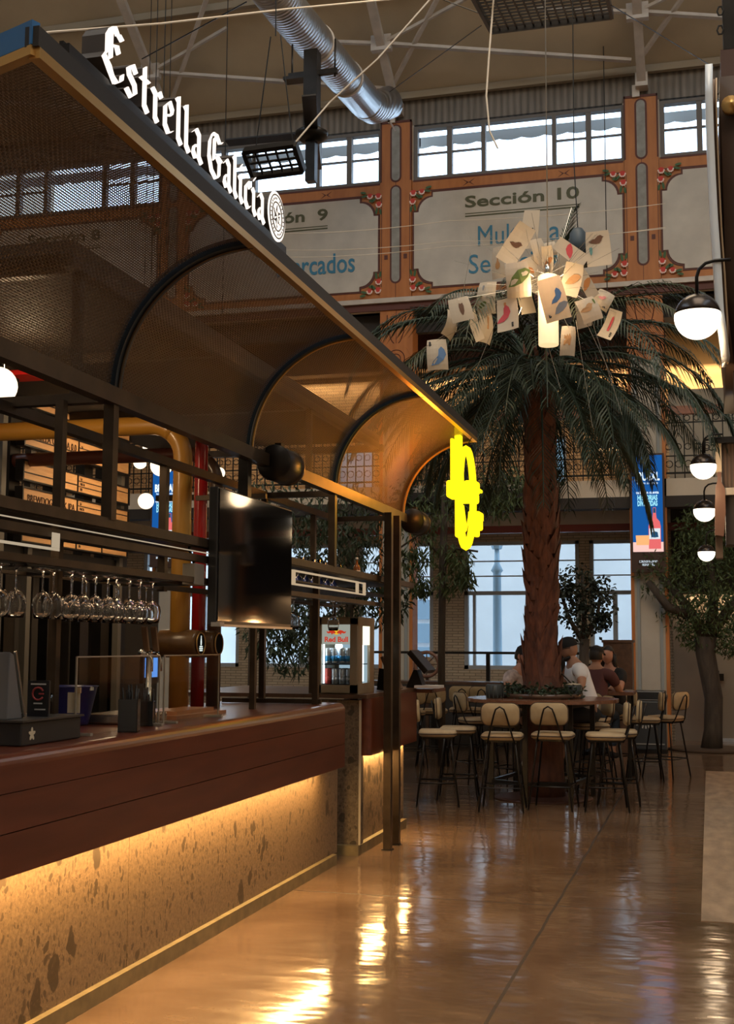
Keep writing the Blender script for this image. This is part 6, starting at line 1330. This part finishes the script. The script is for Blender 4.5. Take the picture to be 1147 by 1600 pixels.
# ------------------------------------------------------------------ yellow neon sign under the canopy end
NYP = 10.22; c = at(726, 760, Y=NYP); NM = glow('yellow_neon', (1.0, .72, .008), 1.75); t = thing('neon_sign', 'bright yellow neon figure sign hanging under the canopy end', 'neon sign', c)
def NP(px_, py_, dy=0): return at(px_, py_, Y=NYP + dy)
def nbox(pa, pb, d=.10):
    a, b = NP(*pa), NP(*pb); z0, z1 = min(a.z, b.z), max(a.z, b.z); w_ = abs(b.x - a.x); return MB().prism(rrect(w_, z1 - z0, min(.02, (z1 - z0) / 3, w_ / 3), 3, (a.x + b.x) / 2, (z0 + z1) / 2), (0, NYP - d / 2, 0), (1, 0, 0), (0, 0, 1), (0, d * 1.2, 0))
for a_, b_, d in (((711.5, 667), (721, 765), .08), ((705, 686), (710.5, 765), .08), ((700, 752), (727, 778), .14), ((712, 778), (722, 840), .07)): nbox(a_, b_, d).build('neon_bar', NM, t, world=True)
def nt_(pts, r, nm='neon_tube', closed=False): MB().tube([NP(*q) for q in pts], r, 10, closed=closed).build(nm, NM, t, world=True)
nt_([(728 + 11.5 * cos(2*pi*k/28), 778 + 77 * sin(2*pi*k/28)) for k in range(28)], .030, closed=True)
nt_([(724, 705), (721, 740), (722, 765)], .02); nt_([(722, 790), (728, 830), (735, 800)], .018); nt_([(716, 785), (720, 820), (727, 850)], .022)
for a_, b_ in (((727, 752), (747, 772)), ((734, 770), (746, 786)), ((740, 800), (753, 815)), ((742, 812), (752, 828)), ((738, 822), (747, 838)), ((716, 764), (744, 785)), ((744, 764), (751.5, 769))): nbox(a_, b_, .12).build('neon_block', NM, t, world=True)
MB().tube([NP(715, 667), NP(713, 655)], .004, 5).tube([NP(728, 700), NP(737, 684)], .004, 5).tube([NP(746, 755), NP(747, 692)], .003, 5).build('hanging_wire', M['iron'], t, world=True)
point('neon_light', (-2.2, 9.95, 2.95), 20, (1.0, .30, .03), .12); point('neon_light_far', (-1.95, 11.3, 2.9), 5, (1.0, .5, .05), .12)
# ------------------------------------------------------------------ ceiling fan, heaters, cables
p = at(487, 210, Y=14.0)
t = thing('ceiling_fan', 'black ceiling fan on a thick black mast hung from the duct', 'fan', p)
MB().b2((-.085, -.085, .0), (.085, .085, 1.05)).build('mast', M['blacksteel'], t); MB().b2((-.06, -.06, -.6), (.06, .06, -.05)).build('lower_stem', M['blacksteel'], t)
MB().lathe([(.0, -.10), (.12, -.09), (.19, -.04), (.20, .02), (.13, .07), (0, .08)], n=24).build('hub', M['blacksteel'], t)
for k, a in enumerate((181, 105, 286)):
    R2 = Matrix.Rotation(radians(a), 3, 'Z'); m = MB(); m.box((.62, 0, .0), (.95, .16, .018), rot=(.12, 0, 0)); m.v = [R2 @ v for v in m.v]; m.build('blade', M['blacksteel'], t)
m = MB(); m.b2((-.30, -.03, .74), (.32, .03, .80)); 
for x in (-.26, .29): m.tube([(x, 0, .70), (x, 0, 1.18)], .012, 6)
m.b2((-.35, -.08, .70), (-.05, .08, .74)); m.build('support_bracket', M['blacksteel'], t)
def grid_frame(lb, pc, w, d, rz, hang, n1, n2, dk=.03, tilt=0):
    t = thing('heater_grid', lb, 'ceiling grid', pc, rz); m = MB(); e = Euler((tilt, 0, 0)).to_matrix(); f = MB()
    for s in (-1, 1): f.b2((-w/2, s*d/2 - .02, -.04), (w/2, s*d/2 + .02, .04)); f.b2((s*w/2 - .02, -d/2, -.04), (s*w/2 + .02, d/2, .04))
    for i in range(1, n1): x = -w/2 + w*i/n1; m.b2((x - .008, -d/2, -.01), (x + .008, d/2, .01))
    for i in range(1, n2): y = -d/2 + d*i/n2; m.b2((-w/2, y - .008, -.01), (w/2, y + .008, .01))
    for q in (m, f): q.v = [e @ v for v in q.v]
    f.build('frame', M['blacksteel'], t); m.build('grid_wires', M['blacksteel'], t)
    h = MB(); zt_ = hang - pc.z
    for sx in (-1, 1): h.tube([(sx * w * .4, 0, .02), (sx * w * .1, 0, min(zt_, 1.2))], .006, 5)
    h.tube([(0, 0, min(zt_, 1.2)), (0, 0, zt_)], .006, 5) if zt_ > 1.2 else None
    h.build('suspension_wire', M['iron'], t); return t
p = at(428, 251, Y=10.5); grid_frame('small black framed light grid hanging right of the lit letters', p, .50, .27, radians(-4), roofz(10.5) - .3, 5, 4, tilt=radians(-38))
p = at(850, 8, Y=13.0); grid_frame('large black square grid hanging at the top of the hall', p, 1.36, 1.3, radians(0), roofz(13) - .3, 14, 12, tilt=radians(10))
p = at(598, 175, Y=18.9); t = thing('duct_grille', 'perforated white grille panel at the mouth of the duct', 'grille', p); m = MB()
for i in range(6):
    for j in range(5): m.box((.0, 0, 0), (.001, .001, .001))
m = MB(); m.bar((-.12, 0, .25), (.18, 0, -.28), .03, .30, up=(0, 1, 0)); m.build('grille_panel', M['whitesteel'], t)
m = MB()
for i in range(6): m.box((-.10 + i * .048, -.16, .20 - i * .085), (.03, .01, .05))
m.build('slot', M['blacksteel'], t)
WHC = mk('white_cable', (.60, .52, .42), .6)
def cable(lb, pts, r, mt=WHC, sag=0):
    P_ = [at(x, y, Y=Y) for x, y, Y in pts]; out = []
    for a, b in zip(P_, P_[1:]):
        for k in range(8): u = k / 8; q = a.lerp(b, u); q.z -= sag * 4 * u * (1 - u); out.append(q)
    out.append(P_[-1]); tag(MB().tube(out, r, 5).build('cable', mt), lb, 'cable')
cable('pale cable running over the lit letters to the duct at top', [(-20, 62, 9.0), (80, 50, 9.5), (250, 37, 10.5), (450, 14, 12), (600, 0, 13), (740, -12, 14)], .010)
cable('pale cable hanging diagonally from the top to the heater grid', [(680, -10, 11), (590, 92, 10.8), (515, 160, 10.7), (455, 230, 10.5)], .009)
cable('loose pale cable dangling left of the chandelier cable', [(772, -10, 12.5), (764, 90, 12.5), (760, 150, 12.5), (765, 205, 12.5), (778, 232, 12.5)], .010)
for k, (ya, yb, lb) in enumerate(((345, 318, 'upper thin wire stretched across the painted boards'), (385, 355, 'lower thin wire stretched across the painted boards'), (377, 357, 'thin slack wire crossing between the two stretched wires'))): cable(lb, [(440, ya + 20 - k * 3, 15), (700, ya, 15.5), (1040, yb, 16)], .004, WHC, .04)
cable('thin dark stay wire crossing the roof from the large grid', [(680, -5, 13), (760, 25, 13)], .006, M['iron']); cable('thin dark stay wire falling from the large grid to the right', [(955, 8, 13), (1115, 105, 17)], .006, M['iron']); cable('thin dark stay wire from the large grid down to the left', [(752, 40, 13), (600, 150, 19)], .006, M['iron'])
cable('thin dark bracing wire above the lit letters', [(222, 92, 17), (385, 3, 15)], .010, M['iron']); cable('loose dark cable lying on the canopy mesh', [(0, 142, 5.5), (80, 138, 4.9), (90, 170, 4.8), (108, 185, 4.8), (125, 215, 5.0), (150, 228, 5.1), (200, 238, 5.2), (245, 235, 5.0)], .004, M['iron'])
# ------------------------------------------------------------------ right kiosk with half-dark globe lamps
OP = glow('opal_half_globe', (1.0, .86, .66), 3.2)
def half_globe(lb, px_, py_, rp, Y, side=1, E_=10):
    c = at(px_, py_, Y=Y); r = rp * c.y / 2000; t = thing('globe_wall_lamp', lb, 'lamp', c); n = 12
    MB().lathe([(r * sin(pi * i / 24), -r * cos(pi * i / 24)) for i in range(14)], n=28).build('opal_half', OP, t)
    MB().lathe([(r * 1.01 * sin(pi * i / 24), -r * 1.01 * cos(pi * i / 24)) for i in range(13, 25)], n=28).build('black_half', mk('lamp_bronze', (.035, .025, .02), .25, .6), t)
    arm = [(0, 0, r), (0, 0, r + .10)] + [(.10 - .10 * cos(radians(a)), 0, r + .10 + .09 * sin(radians(a))) for a in (30, 60, 90)] + [(.19, 0, r + .19)]
    MB().tube(arm, .010, 8).build('arm', M['blacksteel'], t); point('half_globe_light', c + Vector((0, 0, -r - .05)), E_, WARM2, r * .9); return c, r
c1, r1 = half_globe('large half black globe lamp on the nearest right kiosk arm', 1090, 495, 36, 7.2, E_=14); half_globe('second half black globe lamp on the right, by the ornate bracket', 1099, 729, 20, 12.8, E_=10)
half_globe('third half black globe lamp, lower on the right kiosk', 1101, 798, 17, 15.0, E_=8); half_globe('smallest lowest half globe lamp on the right kiosk', 1104, 864, 13, 17.5, E_=5)
t = thing('kiosk_canopy', 'tall curved panel and dark frame of the kiosk at the right picture edge', 'kiosk canopy', (.2, 7.4, 0))
def strip(pts, y0, y1, th, nm, mt, Yr=7.4):
    v = [at(x, y, Y=Yr) for x, y in pts]; m = MB(); n = len(v); vs = []
    for q in v:
        for (dx, yy) in ((0, y0), (th, y0), (th, y1), (0, y1)): vs.append((q.x + dx, yy, q.z))
    m.add(vs, [(i*4+a, i*4+(a+1)%4, (i+1)*4+(a+1)%4, (i+1)*4+a) for i in range(n-1) for a in range(4)] + [(0,1,2,3), ((n-1)*4+3, (n-1)*4+2, (n-1)*4+1, (n-1)*4)], True); return m.build(nm, mt, t, world=True)
CV = [(1102, 124), (1102, 170), (1104, 230), (1107, 300), (1110, 360), (1115, 430), (1122, 500), (1130, 568)]
strip(CV[:6] + [(1119, 500), (1128, 568)], 7.2, 7.5, .042, 'glossy_edge', mk('glossy_pale_sheet', (.60, .64, .68), .2, 0)); strip([(x + 10, y) for x, y in CV], 7.4, 9.0, .025, 'brown_frame', mk('kiosk_brown', (.07, .035, .02), .35, .3)); strip([(x + 16, y) for x, y in CV[:6]] + [(1135, 500), (1136, 568)], 7.38, 7.45, .010, 'tan_edge', mk('tan_strip', (.36, .24, .14), .4))
strip([(1124, 118), (1130, 300), (1134, 420), (1136, 570)], 7.42, 9.0, .5, 'dark_panel', mk('kiosk_dark', (.05, .028, .018), .5))
m = MB(); a = at(1126, 66, Y=7.4); m.b2((a.x, 7.5, a.z), (a.x + .4, 7.8, a.z - .28)); m.build('bracket_box', mk('rust_brown', (.07, .03, .02), .5), t, world=True)
a = at(1131, 66, Y=7.4); MB().b2((a.x, 7.5, a.z), (a.x + .3, 7.7, a.z + 1.2)).build('post', M['blacksteel'], t, world=True)
for yy in (10, 40): a = at(1131, yy, Y=7.4); MB().tube([(a.x - .02 + .018 * cos(q / 6 * pi * 2), 7.45, a.z + .03 * sin(q / 6 * pi * 2)) for q in range(6)], .006, 5, closed=True).build('hook', M['iron'], t, world=True)
MB().lathe([(0, -.04), (.05, -.03), (.055, .02), (0, .05)], at(1142, 165, Y=7.38), 14, Matrix.Rotation(pi / 2, 4, 'X')).build('round_fixture', M['brass'], t, world=True)
strip([(1142, 575), (1146, 620), (1147, 680)], 7.5, 8.5, .4, 'lower_panel', mk('kiosk_lower', (.04, .022, .015), .5)) if False else None
MB().b2((.17, 7.5, 0), (.28, 7.6, 3.2)).build('upright', M['blacksteel'], t, world=True)
t = thing('kiosk_lamp_arm', 'brown louvred kiosk wing with a lit edge, below the large globe lamp', 'kiosk wing', (.15, 13.2, 2.2)); Y0 = 13.2
def pxbox(xa, ya, xb, yb, Ya, Yb, nm, mt): a, b = at(xa, ya, Y=Ya), at(xb, yb, Y=Ya); return MB().b2((a.x, Ya, b.z), (b.x, Yb, a.z)).build(nm, mt, t, world=True)
pxbox(1118, 692, 1128, 738, Y0, Y0 + .3, 'lit_edge', mk('pale_lit_edge', (.55, .42, .28), .6)); pxbox(1128, 694, 1180, 760, Y0 + .05, Y0 + .6, 'louvred_panel', stripes_mat('louvre_brown', (.05, .03, .02), (.12, .07, .045), 160)); pxbox(1110, 683, 1180, 690, Y0 - .05, Y0 + .8, 'top_rail', M['blacksteel'])
pxbox(1133, 762, 1180, 772, Y0, Y0 + .5, 'pale_rail', mk('pale_rail', (.36, .30, .24), .5)); pxbox(1133, 772, 1180, 850, Y0 + .1, Y0 + .5, 'lower_panel', mk('kiosk_lower', (.035, .022, .016), .5))
m = MB(); pts = [(1121, 738), (1121, 752), (1118, 762), (1117, 800), (1117, 836), (1131, 838), (1134, 800), (1133, 765), (1127, 752), (1127, 738)]; v = [at(x, y, Y=Y0) for x, y in pts]; m.prism([(q.x, q.z) for q in v], (0, Y0 - .02, 0), (1, 0, 0), (0, 0, 1), (0, .10, 0)); m.build('bottle_shaped_end', mk('red_brown_gloss', (.16, .08, .055), .3), t, world=True)
pxbox(1118, 838, 1130, 872, Y0 + .1, Y0 + .3, 'lower_stub', mk('stub_brown', (.14, .09, .06), .4)); m = MB(); q = at(1112, 690, Y=Y0)
for dx in (0, -.05): m.tube([(q.x + dx + .03 * cos(a / 10 * 5.5), Y0, q.z - .06 + .03 * sin(a / 10 * 5.5)) for a in range(11)], .006, 5)
m.tube([at(1101, 708, Y=12.8), at(1101, 688, Y=12.8), at(1125, 684, Y=13)], .012, 6); m.build('scroll_bracket', M['iron'], t, world=True)
MB().b2((at(1150, 700, Y=Y0).x, Y0 + .3, 0), (at(1158, 700, Y=Y0).x, Y0 + .4, 4.0)).build('upright', M['blacksteel'], t, world=True)
# warm pendants over the right kiosk counter, out of frame but reflected in the television
for k, (x, y) in enumerate(((1.5, 15.6), (1.5, 16.5), (1.5, 17.4))):
    t = thing('copper_pendant', 'copper shaded pendant over the right kiosk counter', 'lamp', (x, y, 2.0), 0, 'copper pendants over the right kiosk'); MB().lathe([(.03, .16), (.10, .10), (.16, 0), (.155, 0), (.09, .095), (.02, .15)], n=18).build('shade', mk('copper', (.6, .25, .1), .3, .9), t)
    MB().lathe([(0, -.02), (.03, -.01), (.035, .04), (0, .07)], n=12).build('bulb', glow('bulb_warm', (1, .6, .25), 12), t); MB().tube([(0, 0, .15), (0, 0, 4)], .006, 5).build('cable', M['iron'], t)
    point('pendant_light', (x, y, 1.9), 14, (1, .5, .18), .04)
t = thing('kiosk_counter', 'warm lit counter of the right kiosk', 'bar counter', (2.0, 16.5, 0)); MB().b2((1.3, 14.5, 0), (2.6, 18.5, 1.1)).build('cabinet', M['barwood'], t, world=True); MB().b2((2.6, 14.5, 1.1), (2.7, 18.5, 2.3)).build('splashback', M['board'], t, world=True)
